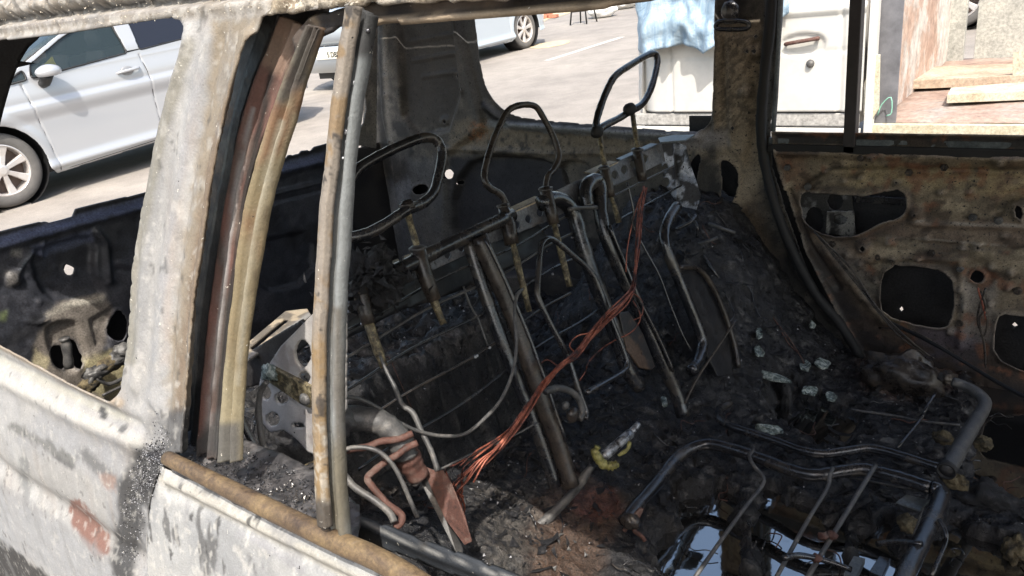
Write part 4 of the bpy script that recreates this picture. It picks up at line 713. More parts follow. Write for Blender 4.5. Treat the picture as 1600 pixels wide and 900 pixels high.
pdr = (Paint((0.195, 0.156, 0.109)).n((0.340, 0.280, 0.194), 12, .44, .6, .85, (.5, 1, 1)).n((0.073, 0.056, 0.042), 16, .52, .66, .75, (.5, 1, 1)).n((0.182, 0.086, 0.052), 9, .55, .68, .4)
       .line([(1207, 214), (1330, 218), (1600, 224), (1900, 232)], 11, (0.024, 0.024, 0.027), 4, 3, .95).line([(1215, 234), (1330, 232), (1450, 238), (1600, 244), (1900, 252)], 5, (0.266, 0.223, 0.206), 3, 4, .75)
       .line([(1255, 290), (1300, 262), (1400, 262), (1500, 266), (1600, 262), (1900, 270)], 3, (0.024, 0.023, 0.021), 3, 5, .8, 50).poly([(1320, 255), (1600, 262), (1900, 280), (1900, 320), (1600, 310), (1430, 292), (1330, 292)], (0.326, 0.257, 0.144), 10, 12, .7, (.3, .55), 40)
       .poly([(1380, 345), (1600, 345), (1900, 360), (1900, 400), (1600, 385), (1400, 372)], (0.179, 0.131, 0.101), 8, 10, .7).line([(1432, 346), (1500, 350), (1600, 352), (1900, 370)], 1.6, (0.361, 0.335, 0.301), 1.5, 1, .7).line([(1385, 370), (1500, 378), (1600, 388), (1900, 410)], 1.3, (0.338, 0.303, 0.260), 1.2, 1, .7)
       .line([(1300, 385), (1345, 430), (1372, 470)], 16, (0.143, 0.143, 0.136), 12, 10, .6).poly([(1498, 430), (1560, 440), (1552, 560), (1500, 560)], (0.241, 0.216, 0.190), 12, 14, .7)
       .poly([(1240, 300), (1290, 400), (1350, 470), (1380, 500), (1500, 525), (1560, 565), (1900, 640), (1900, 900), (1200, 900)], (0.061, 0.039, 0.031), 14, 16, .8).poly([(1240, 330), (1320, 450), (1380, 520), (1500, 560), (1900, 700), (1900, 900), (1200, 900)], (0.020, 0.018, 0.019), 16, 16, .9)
       .poly([(1420, 500), (1540, 520), (1530, 570), (1440, 560)], (0.087, 0.079, 0.104), 14, 12, .6).edge((0.242, 0.207, 0.173), .006, .6))
pdr.n((.05, .036, .028), 30, .54, .62, .75, (.6, 1, 1), 31).n((.035, .03, .027), 8, .52, .64, .6, (1, 1, 2), 17).n((.20, .09, .05), 24, .60, .70, .7, (1, 1, 1), 23)
pdr.line([(1248, 300), (1260, 292), (1345, 298), (1410, 288), (1426, 310), (1420, 345), (1350, 372), (1290, 372), (1256, 350)], 4, (.05, .04, .035), 5, 5, .7).line([(1372, 500), (1380, 408), (1490, 420), (1498, 480)], 4, (.07, .055, .045), 5, 6, .7)
drel = [('l', [(1252, 330), (1262, 290), (1300, 270), (1400, 268), (1600, 268), (1900, 280)], .010, -.012), ('l', [(1430, 350), (1600, 355), (1900, 372)], .006, .008), ('l', [(1385, 374), (1600, 392), (1900, 412)], .005, -.006), ('p', circ(1527, 433, 26), .008, -.008), ('p', circ(1350, 385, 12), .006, .008),
        ('l', [(1350, 410), (1372, 400), (1500, 405), (1508, 470), (1500, 540)], .010, .010), ('l', [(1215, 238), (1600, 248), (1900, 256)], .010, .012), ('p', [(1420, 320), (1440, 320), (1444, 350), (1420, 350)], .004, .006), ('s', [(1560, 330), (1575, 308), (1600, 300), (1700, 300)], .012, -.010), ('l', [(1290, 390), (1330, 440), (1380, 500)], .012, .010),
        ('s', [(1232, 300), (1262, 380), (1310, 450)], .010, -.012), ('p', [(1362, 238), (1382, 238), (1382, 262), (1362, 262)], .004, .005), ('p', [(1550, 244), (1590, 244), (1590, 268), (1550, 268)], .004, .005)]
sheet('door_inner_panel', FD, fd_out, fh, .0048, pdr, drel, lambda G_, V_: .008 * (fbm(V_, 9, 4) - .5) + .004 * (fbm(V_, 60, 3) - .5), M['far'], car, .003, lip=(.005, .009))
for k, (x, y) in enumerate(((1262, 292), (1300, 382), (1372, 402), (1500, 420), (1500, 505), (1455, 396), (1560, 345), (1475, 262), (1345, 247), (1230, 262), (1590, 455), (1420, 270), (1520, 340))):
    V, Fc = lathe([(.001, -.006), (.006, -.006), (.008, -.003), (.009, .003)], 6 if k % 2 else 12, 0, 0, 0); mesh('bolt', V + FD.P(x, y, .006), Fc, M['tube_brown'] if k % 3 else M['tube_grey'], car, smooth=False)
box('door_divider_bar', (P(1335, 100, 'y', 1.88) + (0, 0, .02)), (.026, .03, .44), mat_plain('sooty divider', (.035, .03, .032), .5, var=.3), car)
o = box('window_ledge', (.25, 1.90, 1.008), (1.86, .05, .016), M['bare'], car); box('door_seal', (.25, 1.875, .992), (1.86, .02, .02), M['black'], car)
# things seen inside the door openings
sheet('latch_plate', Frame((0, 1.93, 1.0), (1, 0, 0), (0, 0, 1)), rsmooth([(1292, 330), (1334, 330), (1336, 372), (1290, 366)], 0), [circ(1312, 344, 11, 8)], .003, Paint((.28, .27, .25)).n(DK, 30, .5, .62), (), None, M['far'], car, .004)
sheet('regulator_plate', Frame((0, 1.96, 1.0), (1, 0, 0), (0, 0, 1)), [(1250, 300), (1330, 300), (1338, 372), (1250, 366)], [circ(1305, 315, 12, 14), circ(1272, 345, 14, 22)], .004, Paint((.05, .048, .046)).n(GRY, 30, .6, .7), (), None, M['far'], car, .003)
box('impact_bar', P(1390, 313, 'y', 1.96), (.16, .012, .018), M['tube'], car)
for k, pts in enumerate([[(1272, 362), (1330, 420), (1370, 480), (1420, 530), (1452, 556)], [(1280, 372), (1340, 440), (1385, 500), (1440, 548), (1460, 560)], [(1275, 365), (1345, 452), (1400, 520), (1444, 553)], [(1373, 512), (1420, 516), (1455, 532)]]):
    tube('door_wire', [FD.P(x, y, .03 + .05 * i / len(pts)) for i, (x, y) in enumerate(pts)], .0022, M['tube_brown'], car, 4, 6)
for pts in ([(1540, 450), (1530, 480), (1528, 505), (1537, 525), (1543, 505), (1540, 490)], [(1532, 455), (1540, 480), (1530, 500), (1538, 540), (1540, 575)], [(1528, 450), (1535, 475), (1541, 500)]):
    tube('door_wire', [FD.P(x, y, .02) for x, y in pts], .0025, M['copper'] if len(pts) == 3 else M['tube_brown'], car, 4, 6)
# ---- tailgate inner panel
tg_out = [('s', .40, -.6), ('s', .40, .035), (0, 362), (68, 345), (72, 348), (113, 337), (117, 327), (227, 300), (330, 276), (430, 252), (446, 248), (450, 243), (466, 241), (470, 236), (486, 235), (490, 230), (520, 222), (548, 214), (552, 400), (556, 700), ('s', 1.5, -.6)]
th_ = [rsmooth([(103, 418), (112, 414), (121, 418), (122, 427), (116, 433), (107, 431)], 1), circ(60, 471, 3), rsmooth([(79, 545), (98, 537), (104, 560), (105, 580), (92, 576), (80, 565)], 1), rsmooth([(107, 532), (120, 530), (130, 556), (128, 576), (121, 578), (113, 560)], 1), rsmooth([(183, 478), (200, 500), (196, 532), (180, 534), (167, 524), (170, 505)], 1)]
pt_ = (Paint((.026, .028, .036)).n((.045, .046, .055), 9, .42, .6, .8).n(SOOT, 14, .5, .64, .7).line([(-100, 412), (0, 378), (120, 344), (227, 316), (500, 246)], 9, (.07, .085, .15), 4, 5, .9).line([(-100, 400), (0, 365), (120, 330), (227, 302), (500, 234)], 4, (.015, .016, .02), 2, 2, .9)
       .poly([(52, 540), (90, 475), (160, 462), (175, 480), (160, 560), (190, 580), (200, 640), (60, 640)], (.17, .15, .13), 5, 6, .9).line([(75, 492), (110, 475), (160, 466)], 5, (.30, .28, .24), 4, 5, .8).poly([(128, 560), (200, 545), (205, 640), (140, 610)], (.34, .30, .18), 6, 10, .9)  # pale patch with brighter edge paints sunlight on the lower tailgate
       .poly([(55, 545), (75, 560), (70, 590), (50, 570)], (.42, .37, .24), 4, 6, .8).line([(32, 420), (48, 398)], 2, (.2, .22, .25), 1.5, 1, .7).poly([(12, 425), (30, 425), (30, 445), (12, 445)], (.15, .14, .13), 5, 5, .8).poly([(18, 390), (34, 390), (34, 402), (18, 402)], (.2, .19, .17), 4, 6, .7)
       .poly([(0, 490), (10, 485), (8, 500), (0, 500)], (.12, .15, .06), 4, 5, .7).line([(50, 392), (70, 400), (62, 388), (140, 362)], 2.5, (.09, .10, .15), 2, 2, .9).poly([(50, 385), (140, 360), (145, 375), (100, 392), (66, 398)], (.07, .08, .12), 4, 4, .8)
       .edge((.07, .07, .08), .006, .6))
trel = [('l', [(-100, 418), (0, 384), (120, 350), (227, 322), (500, 252)], .012, .014), ('p', rsmooth([(50, 395), (70, 385), (140, 365), (150, 385), (146, 420), (160, 450), (165, 462), (95, 476), (60, 450)], 1), .008, -.02), ('p', rsmooth([(70, 520), (80, 505), (118, 500), (125, 515), (140, 570), (90, 590)], 2), .006, -.014), ('p', [(140, 500), (150, 540), (170, 545), (176, 480)], .006, -.008),
        ('l', [(56, 395), (70, 402), (66, 380)], .005, .01), ('p', circ(20, 435, 12), .008, .012), ('l', [(150, 360), (165, 380), (170, 440)], .008, .012), ('s', [(185, 410), (220, 420)], .006, .008), ('s', [(185, 420), (220, 430)], .004, -.006), ('l', [(400, 310), (500, 285)], .006, .01), ('l', [(400, 322), (500, 298)], .004, -.008),
        ('p', rsmooth([(390, 380), (440, 370), (490, 360), (490, 440), (400, 460)], 1), .008, -.014), ('l', [(30, 425), (36, 410), (50, 397)], .003, .006), ('l', [(40, 502), (60, 506), (75, 498)], .003, .006)]
sheet('tailgate_panel', TG, tg_out, th_, .0055, pt_, trel, lambda G_, V_: .008 * (fbm(V_, 9, 4) - .5) + .004 * (fbm(V_, 40, 3) - .5) - .05 * sst(-.2, -.5, G_[:, 1]) * 0, M['soot'], car, .004, lip=(.005, .004))
TG2 = Frame((-2.12, 0, 1.0), (0, 1, 0), (0, 0, 1))
sheet('tailgate_skin', TG2, [(-.0, -.7), (2.0, -.7), (2.0, -.03), (-.0, -.03)], [TG2.px(circ(112, 424, 14)), TG2.px(circ(60, 471, 5))], .012, Paint(SOOT).n(DK, 9, .4, .6), (), None, M['soot'], car, .003, st=True)
TG3 = Frame((-2.02, 0, 1.0), (0, 1, 0), (0, 0, 1))
sheet('rear_pillar', TG3, [('s', .42, .47), (70, -60), (90, 15), (62, 59), (45, 74), (32, 95), (24, 113), (17, 132), (9, 160), (0, 195), (-10, 300), (-30, 380), ('s', .50, .0), ('s', .42, .0)], (), .012, Paint((.015, .015, .016)), (), None, M['soot'], car, .04)
dp = Frame((-2.0, 0, 1.0), (0, 1, 0), (0, 0, 1))
sheet('rear_window_edge', dp, [(540, -60), (552, 60), (561, 110), (570, 143), (572, 170), (568, 192), (558, 206), (545, 216), (552, 226), (588, 232), (592, -60)], (), .006, Paint((.13, .12, .105)).n((.2, .18, .15), 20, .45, .6).edge((.25, .24, .23), .006, .7), (), lambda G_, V_: .003 * (fbm(V_, 30, 3) - .5), M['far'], car, .004)
# tailgate lock clutter seen low in the near quarter window
for pts, r_ in (([(140, 600), (150, 580), (165, 572), (195, 562)], .008), ([(150, 590), (170, 600), (195, 590)], .005), ([(108, 575), (104, 540), (100, 528)], .012), ([(160, 618), (185, 606), (200, 600)], .004)):
    tube('lock_linkage', [P(x, y, 'x', -1.97) for x, y in pts], r_, M['tube_grey'], car, 4, 8, .2)
for k, (x, y) in enumerate(((150, 584), (172, 568), (186, 560), (140, 602), (194, 548))): lump('ash_clump', P(x, y, 'x', -1.98), (.018, .03, .02), M['foam'] if k % 2 else M['tube_grey'], car, .6, k)
#==FLOOR==
# ================================================================== charred floor
pools = [[(1050, 862), (1075, 805), (1120, 780), (1140, 795), (1144, 850), (1140, 960), (1030, 960), (1040, 900)], [(1190, 795), (1240, 796), (1280, 822), (1310, 846), (1325, 880), (1310, 960), (1195, 960), (1196, 900)], [(1430, 880), (1455, 848), (1496, 836), (1540, 850), (1570, 870), (1640, 878), (1660, 990), (1420, 990)],
         [(1540, 590), (1700, 640), (1700, 790), (1560, 765), (1530, 740), (1536, 660)], [(1340, 860), (1380, 850), (1410, 890), (1400, 960), (1340, 960)], [(1215, 640), (1290, 650), (1330, 670), (1260, 680)]]
WZ = .447
def FH(x, y):
    x = np.asarray(x, float); y = np.asarray(y, float); p = np.stack([x, y, x * 0], -1)
    h = .47 + 0 * x
    h = h + .30 * sst(-.44, -.84, x) * sst(1.34, 1.80, y) * sst(-1.25, -.98, x) + .10 * sst(-.5, -.8, x) * sst(.95, .6, y) * sst(-1.15, -.95, x)
    h = h + .09 * sst(-.5, -.85, x) * sst(-1.3, -1.05, x)
    top = .80 + .03 * (fbm(p, 5, 3, 3) - .5); m = sst(-.915, -.97, x) * sst(1.26, 1.16, y) * sst(.38, .5, y) * sst(-1.45, -1.3, x); h = h * (1 - m) + top * m
    h = np.where(x < -1.4, np.maximum(h * 0 + .50, .5), h) if False else h - .05 * sst(-1.5, -1.8, x)
    amp = .010 + .035 * sst(-.8, -.97, x); rdg = 1 - np.abs(fbm(p * np.array([1, .6, 1]), 16, 4, 11) - .5) * 2
    h = h + amp * (rdg - .75) * 1.4 + .020 * (fbm(p, 40, 4, 21) - .5) + .014 * (fbm(p, 95, 3, 31) - .5)
    z0 = np.stack([x, y, np.full_like(x, WZ)], -1); px = project(z0).reshape(-1, 2); d = np.full(len(px), -1e9)
    for q in pools: s_, _ = sdf(px, q); d = np.maximum(d, s_)
    d = d.reshape(x.shape) + (fbm(p, 30, 4, 77) - .5) * 60
    m = sst(-26, -6, d); h = h * (1 - m) + (WZ - .012 + .008 * (fbm(p, 40, 2, 5) - .5)) * m
    return h
cell = .0055; xs = np.arange(-2.04, .75, cell); ys = np.arange(.34, 1.94, cell); GX, GY = np.meshgrid(xs, ys, indexing='ij'); H = FH(GX, GY)
mound = sst(-.9, -.98, GX) * sst(1.3, 1.15, GY)
V = np.stack([GX + .02 * (fbm(np.stack([GX, GY, H], -1), 26, 3, 41) - .5) * 2, GY, H], -1).reshape(-1, 3); ny = len(ys)
V = np.asarray(V); I, J = np.meshgrid(np.arange(len(xs) - 1), np.arange(ny - 1), indexing='ij'); I = I.ravel(); J = J.ravel()
Fq = np.stack([I * ny + J, (I + 1) * ny + J, (I + 1) * ny + J + 1, I * ny + J + 1], -1)
pfz = (Paint((.010, .010, .012)).n((.026, .025, .026), 16, .48, .64, .8).n((.012, .012, .014), 9, .5, .62, .8).n((.11, .105, .10), 60, .60, .68, .6)
       .poly([(830, 780), (900, 730), (960, 770), (985, 800), (950, 850), (930, 920), (830, 920), (820, 850)], (.062, .038, .026), 14, 16, .9).poly([(895, 765), (960, 765), (975, 800), (930, 820), (890, 800)], (.085, .034, .025), 8, 10, .8)
       .poly([(740, 760), (830, 750), (860, 800), (830, 900), (760, 900), (735, 830)], (.09, .08, .07), 16, 18, .6, (.4, .55), 60).poly([(1340, 560), (1480, 555), (1510, 600), (1400, 625), (1345, 600)], (.10, .065, .05), 10, 12, .8)
       .poly([(560, 550), (760, 500), (770, 530), (600, 590)], (.10, .09, .085), 8, 14, .8, (.4, .55), 50).poly([(1525, 600), (1700, 600), (1700, 800), (1540, 760)], (.07, .05, .035), 10, 8, .8).poly([(540, 700), (640, 680), (650, 790), (560, 790)], (.12, .10, .085), 12, 16, .6, (.4, .6), 40))
tag(mesh('floor_char', V, Fq, M['char'], car, pfz(V, project(V), np.ones(len(V))), True), kind='stuff')
sheet('floor_pan', Frame((0, 0, .40), (1, 0, 0), (0, 1, 0)), [(-2.04, .3), (1.2, .3), (1.2, 1.95), (-2.04, 1.95)], (), .1, Paint(SOOT), (), None, M['soot'], car, .01, st=True)
wm, nt, b = newmat('black puddle water'); b.inputs['Base Color'].default_value = (.012, .012, .012, 1); b.inputs['Roughness'].default_value = .03; b.inputs['Specular IOR Level'].default_value = .7; b.inputs['IOR'].default_value = 2.8
bump(nt, b, noise(nt, tco(nt), 30, 3, .5), .05, .002)
nf = noise(nt, tco(nt), 22, 5, .7, 1.0); nt.links.new(ramp(nt, nf, [(.60, (.03,) * 3), (.70, (.14,) * 3)]), b.inputs['Roughness']); tag(mesh('puddle_water', [(-.62, .4, WZ), (.74, .4, WZ), (.74, 1.87, WZ), (-.62, 1.87, WZ)], [[0, 1, 2, 3]], wm, smooth=False), kind='structure')
# chips and crumbs of char
def scatter(n, box_, size, seed, mat_, name, parent=None, cond=None, up=.0, flat=.35, kind='stuff'):
    g = np.random.default_rng(seed); x = g.uniform(box_[0], box_[1], n); y = g.uniform(box_[2], box_[3], n)
    dens = fbm(np.stack([x, y, x * 0], -1), 8, 3, seed); k = dens > .47; x, y = x[k], y[k]; z = FH(x, y); k = z > WZ + .004; x, y, z = x[k], y[k], z[k]
    V, Fc = crumbs(np.stack([x, y, z + up], -1), size, flat=flat, seed=seed); return tag(mesh(name, V, Fc, mat_, parent, smooth=False), kind=kind)
scatter(16000, (-1.2, .6, .4, 1.86), .0045, 1, M['char_lump'], 'char_crumbs', car)
scatter(3000, (-1.2, .6, .4, 1.86), .010, 2, M['char_lump'], 'char_flakes', car, flat=.2, up=.004)
scatter(1500, (-1.2, .5, .42, 1.86), .0022, 3, M['flake'], 'ash_specks', car, up=.006)
scatter(500, (-1.2, -.3, .42, .95), .006, 4, M['tube_grey'], 'grey_fragments', car, up=.006, flat=.2)
# sparkling ash on the sooty column and door ledge
def on_sheet(polys, n, seed, fr, off=.003):
    g = np.random.default_rng(seed); out = []
    for poly in polys:
        q = np.array(poly, float); p = g.uniform(q.min(0), q.max(0), (n * 4, 2)); p = p[inside(p, q)][:n]
        out += [fr.P(x, y, off - .3 * max(-fr.px([(x, y)])[0][1] - .05, 0) ** 1.6 * 1.0) for x, y in p]
    return np.array(out)
gp = on_sheet([[(245, 640), (268, 690), (255, 735), (228, 800), (215, 880), (186, 880), (188, 800), (205, 730), (225, 700)], [(225, 690), (262, 700), (240, 760), (200, 790)]], 330, 5, NS)
V, Fc = crumbs(gp, .0007, flat=.5, seed=6); tag(mesh('pale_ash_flakes', V, Fc, M['flake'], car, smooth=False), kind='stuff')
V, Fc = crumbs(gp + np.random.default_rng(3).normal(size=gp.shape) * .003, .0011, flat=.5, seed=9); tag(mesh('dark_ash_flakes', V, Fc, M['char_lump'], car, smooth=False), kind='stuff')
g = np.random.default_rng(12); n = 1300; lp = np.stack([g.uniform(-.76, -.50, n), g.uniform(.30, .355, n), np.full(n, .988)], -1)
V, Fc = crumbs(lp + g.normal(size=lp.shape) * .002, .0016, flat=.4, seed=8); tag(mesh('ledge_ash', V, Fc, M['tube'], car, smooth=False), kind='stuff')
gp2 = on_sheet([[(-300, -60), (540, -60), (545, 5), (300, 25), (290, 28), (-60, 66), (-300, 95)]], 1300, 15, NS, .004)
V, Fc = crumbs(gp2, .0008, flat=.5, seed=16); tag(mesh('paint_flakes', V, Fc, mat_plain('peeled paint flake', (.40, .36, .29), .8), car, smooth=False), kind='stuff')
# thin scraps of wire, and curled sheets of charred trim lying on the heap
g = np.random.default_rng(77); parts = []; parts2 = []
for k in range(150):
    x, y = g.uniform(-1.1, .3), g.uniform(.5, 1.8); a = g.uniform(0, 6.28); L = g.uniform(.03, .11); n = 5; p = []
    for i in range(n):
        z = float(FH(np.array([x]), np.array([y]))[0]); p.append((x, y, max(z, WZ) + .004 + .012 * g.random())); a += g.normal() * .5; x += math.cos(a) * L / n; y += math.sin(a) * L / n
    (parts if k % 3 else parts2).append(tube_geo(p, g.uniform(.0007, .0016), 3, 5, 0))
V, Fc = join(parts); tag(mesh('wire_scraps', V, Fc, M['tube'], car), kind='stuff'); V, Fc = join(parts2); tag(mesh('rusty_wire_scraps', V, Fc, M['tube_rust'], car), kind='stuff')
parts = []
for k in range(420):
    x, y = g.uniform(-1.1, .5), g.uniform(.45, 1.84); z = float(FH(np.array([x]), np.array([y]))[0])
    if z < WZ + .003: continue
    a = g.uniform(0, 6.28); L, W_ = g.uniform(.008, .03), g.uniform(.005, .014); c, s_ = math.cos(a), math.sin(a); cv = g.uniform(-.5, 1.1); tl = g.uniform(-.5, .5); v_ = []
    for i in range(5):
        for j in range(3):
            u, w = (i / 4 - .5) * 2, j / 2 - .5; zz = cv * L * u * u * .5 + tl * w * W_ + g.uniform(0, .002); uu = u * L + g.normal() * .0008; ww = w * W_ * (1 + .3 * g.normal())
            v_.append((x + c * uu - s_ * ww, y + s_ * uu + c * ww, z + .004 + abs(zz)))
    parts.append((np.array(v_), [[i * 3 + j, (i + 1) * 3 + j, (i + 1) * 3 + j + 1, i * 3 + j + 1] for i in range(4) for j in range(2)]))
V, Fc = join(parts); tag(mesh('curled_char_sheets', V, Fc, M['char_lump'], car, solid=.0008), kind='stuff')
#==SEATS==
# ================================================================== rear bench seat frame
seat = wempty('rear_seat_frame', (-.85, 1.05, .55), 'bare burnt tubular frame of the rear bench seat with three headrest loops and springs', 'seat frame')
S_ = lambda x, y, o=0.0: SB.P(x, y, o)
xb_out = [(545, 455), (600, 424), (660, 398), (750, 354), (850, 307), (960, 254), (1034, 222), (1040, 252), (970, 286), (860, 344), (750, 388), (660, 430), (600, 462), (545, 490)]
xb_h = [circ(x, y, 5.5, 6.5) for x, y in ((616, 437), (641, 427), (700, 398), (722, 387), (808, 351), (826, 342), (844, 332), (890, 312), (961, 273), (976, 265), (990, 257), (1008, 248))]
pxb = Paint((.11, .115, .13)).n((.20, .20, .21), 14, .45, .6, .8).n(BRN, 20, .55, .66, .6)
sheet('crossbar', SB, xb_out, xb_h, .003, pxb, (), lambda G_, V_: .003 * (fbm(V_, 20, 3) - .5), M['soot'], seat, .004)
crm = mat_tube('lit cream flange', [(.3, (.26, .20, .13)), (.5, (.50, .42, .30)), (.7, (.62, .56, .45))], 30, (.6, .8), .5, .001)  # cream strips put lit highlights into the colour of the crossbar top
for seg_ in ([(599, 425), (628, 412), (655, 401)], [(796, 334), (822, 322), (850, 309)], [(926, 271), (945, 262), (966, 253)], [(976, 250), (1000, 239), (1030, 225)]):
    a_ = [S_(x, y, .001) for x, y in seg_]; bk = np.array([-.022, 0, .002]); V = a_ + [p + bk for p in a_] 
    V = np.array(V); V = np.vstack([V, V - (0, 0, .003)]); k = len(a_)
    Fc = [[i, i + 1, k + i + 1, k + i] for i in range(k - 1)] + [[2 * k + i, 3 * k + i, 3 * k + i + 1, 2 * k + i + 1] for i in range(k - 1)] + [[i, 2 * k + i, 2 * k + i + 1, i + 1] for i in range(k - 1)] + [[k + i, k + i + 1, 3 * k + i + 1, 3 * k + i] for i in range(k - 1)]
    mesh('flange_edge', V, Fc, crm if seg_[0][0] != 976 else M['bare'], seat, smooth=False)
sheet('back_panel', SB, [(545, 478), (740, 390), (840, 346), (865, 380), (760, 440), (640, 482), (540, 530)], (), .008, Paint((.010, .011, .014)).n((.022, .023, .028), 14, .42, .62, .8).n(BRN, 22, .6, .7, .5), (), lambda G_, V_: .01 * (fbm(V_, 8, 3) - .5), M['soot'], seat, .004, off=-.035)
tube('crossbar_tube', [S_(x, y, .018) for x, y in ((560, 454), (600, 434), (660, 403), (740, 364), (800, 336))], .0125, M['tube'], seat, 3)
tube('crossbar_tube', [S_(x, y, .012) for x, y in ((560, 462), (600, 444), (640, 426))], .006, M['tube'], seat, 3)
# spring wires
v0 = SB.px([(850, 342)])[0][1]
for k, dv in enumerate((-.018, -.052, -.095, -.15, -.205)):
    y0_, y1_ = (.55, 1.24) if k != 3 else (.6, 1.12)
    pts = [SB.at(y, v0 + dv + .004 * math.sin(y * 17 + k), .004) for y in np.linspace(y0_, y1_, 12)]
    tube('spring_wire', pts, .0022, M['tube_brown'] if k == 3 else M['tube_grey'] if k == 1 else M['tube'], seat, 3, 6)
for k, dv in enumerate((-.02, -.07)):
    tube('spring_wire', [SB.at(y, v0 + dv, .004) for y in np.linspace(1.36, 1.66, 6)], .0024, M['tube_grey'] if k == 0 else M['tube'], seat, 3, 6)
gb = np.random.default_rng(4)
for k in range(16):
    y = .6 + .62 * gb.random(); dv = random.choice((-.018, -.052, -.095, -.15)); lump('water_drop', SB.at(y, v0 + dv - .005, .006), .0028, M['chrome'], seat, 0, k, 6)
pts = [S_(x, y, .004) for x, y in ((724, 447), (735, 478), (748, 500), (762, 540))]; tube('spring_wire', pts, .002, M['tube_grey'], seat, 3, 6)
# headrests
def headrest(loop, r, lmat, posts):
    h = wempty('headrest', (0, 0, 0)); h.parent = seat; h.location = (0, 0, 0); w = Vector(seat.location)
    def put(o): o.data.transform(Matrix.Translation(-w)); return o
    put(tube('headrest_loop', loop, r, lmat, h, 5, 12))
    for kind, pts, rr, mm in posts:
        if kind == 'sleeve':
            put(tube('sleeve', pts, rr, mm, h, 2, 14, .04)); put(lump('sleeve_collar', pts[0], (rr[0] * 1.2, rr[0] * 1.2, rr[0] * .4), M['tube_grey'], h, .3, int(pts[0][1] * 100), 8))
        else: put(tube('post', pts, rr, mm, h, 3, 8, .12))
    h['_w'] = 0; return h
headrest([S_(x, y, o) for x, y, o in ((540, 300, .0), (548, 280, .0), (562, 262, .0), (600, 240, .0), (640, 222, .0), (664, 215, 0), (680, 218, 0), (689, 232, 0), (690, 252, 0), (683, 285, 0), (676, 303, .01), (660, 318, .02), (636, 328, .03), (615, 342, .03), (585, 360, .02), (560, 369, .01), (538, 372, 0))], [.0085, .0085, .009, .0085, .0085], M['tube'],
         [('post', [S_(636, 325, .03), S_(640, 345, .02), S_(648, 372, .015), S_(652, 388, .02)], [.005, .006], M['tube_olive']), ('sleeve', [S_(652, 388, .022), S_(664, 430, .022), S_(679, 470, .022)], [.012, .0135, .011], M['tube_brown']), ('post', [S_(664, 425, .024), S_(680, 475, .024), S_(693, 506, .024)], [.006, .006, .0055], M['tube_olive']),
          ('sleeve', [S_(560, 440, .02), S_(568, 475, .02), S_(576, 506, .02)], [.012, .012, .010], M['tube_brown']), ('post', [S_(576, 505, .02), S_(588, 540, .02), S_(600, 573, .02)], [.007, .0075, .006], M['tube_olive'])])
lump('collar_burr', S_(636, 322, .03), (.012, .016, .01), M['tube_brown'], seat, .6, 3)
headrest([S_(x, y, 0.01) for x, y in ((794, 345), (792, 322), (782, 304), (766, 294), (757, 280), (760, 255), (770, 222), (782, 194), (795, 172), (815, 164), (836, 166), (848, 182), (862, 208), (871, 232), (873, 248), (866, 264), (856, 276), (852, 296))], .0062, M['tube_brown'],
         [('sleeve', [S_(786, 322, .015), S_(794, 352, .018), S_(800, 382, .018)], [.010, .014, .013], M['tube_brown']), ('post', [S_(800, 375, .02), S_(812, 425, .02), S_(827, 487, .02)], [.006, .006, .005], M['tube_olive']),
          ('sleeve', [S_(852, 295, .015), S_(858, 320, .018), S_(866, 350, .018)], [.012, .013, .011], M['tube_brown']), ('post', [S_(866, 350, .02), S_(878, 400, .02), S_(890, 448, .02)], [.006, .007, .006], M['tube_olive'])])
headrest([S_(x, y, 0.0) for x, y in ((932, 206), (932, 190), (938, 168), (948, 142), (962, 118), (988, 100), (1012, 86), (1023, 84), (1027, 92), (1026, 106), (1020, 130), (1012, 150), (1002, 164), (985, 174), (965, 186), (945, 196), (932, 206))], .0082, M['tube'],
         [('post', [S_(936, 205, .0), S_(940, 235, .01), S_(946, 262, .012)], [.006, .006], M['tube_olive']), ('sleeve', [S_(944, 262, .015), S_(949, 285, .015), S_(954, 308, .015)], [.011, .012, .010], M['tube_brown']), ('post', [S_(954, 305, .015), S_(961, 325, .015), S_(967, 348, .015)], [.005, .006], M['tube_olive']),
          ('post', [S_(988, 175, .0), S_(992, 205, .01), S_(997, 235, .012)], [.006, .006], M['tube_olive']), ('sleeve', [S_(996, 234, .015), S_(1000, 258, .015), S_(1004, 282, .015)], [.012, .012, .010], M['tube_brown'])])
lump('hinge_lug', S_(984, 171, .01), (.014, .02, .015), M['black'], seat, .2, 3); lump('hinge_lug', S_(933, 206, .01), (.012, .018, .014), M['black'], seat, .2, 5)
# back tubes
def bt(name, pts, r, mat_, off=.0, offs=None, sub=5, seg=12, flat=1.0):
    return tube(name, [S_(x, y, (offs[i] if offs else off)) for i, (x, y) in enumerate(pts)], r, mat_, seat, sub, seg, .05, True, flat)
bt('back_rail', [(732, 376), (748, 430), (772, 500), (800, 575), (826, 640), (848, 700), (868, 760)], .0115, M['tube'], .012)
bt('back_rail', [(748, 370), (772, 425), (800, 490), (828, 570), (852, 640), (874, 700), (892, 760)], .0155, M['tube_brown'], .03)
bt('back_rail', [(758, 372), (790, 440), (824, 520), (850, 590), (884, 690)], .004, M['tube'], .045)
bt('back_tube', [(846, 318), (864, 311), (882, 316), (897, 336), (910, 380), (930, 440), (950, 490), (968, 540), (982, 580), (1000, 605)], .0155, M['tube'], .012)
bt('back_tube', [(918, 325), (914, 303), (920, 288), (932, 282), (938, 296), (938, 325), (946, 365), (962, 405), (985, 455), (1006, 500), (1030, 555), (1056, 612), (1068, 650)], .0155, M['tube'], .02)
bt('back_tube', [(952, 352), (975, 408), (1000, 470), (1030, 530), (1052, 580)], .004, M['tube'], .04)
bt('tie_strap', [(889, 327), (905, 325), (932, 324)], .004, M['tube_grey'], .04)
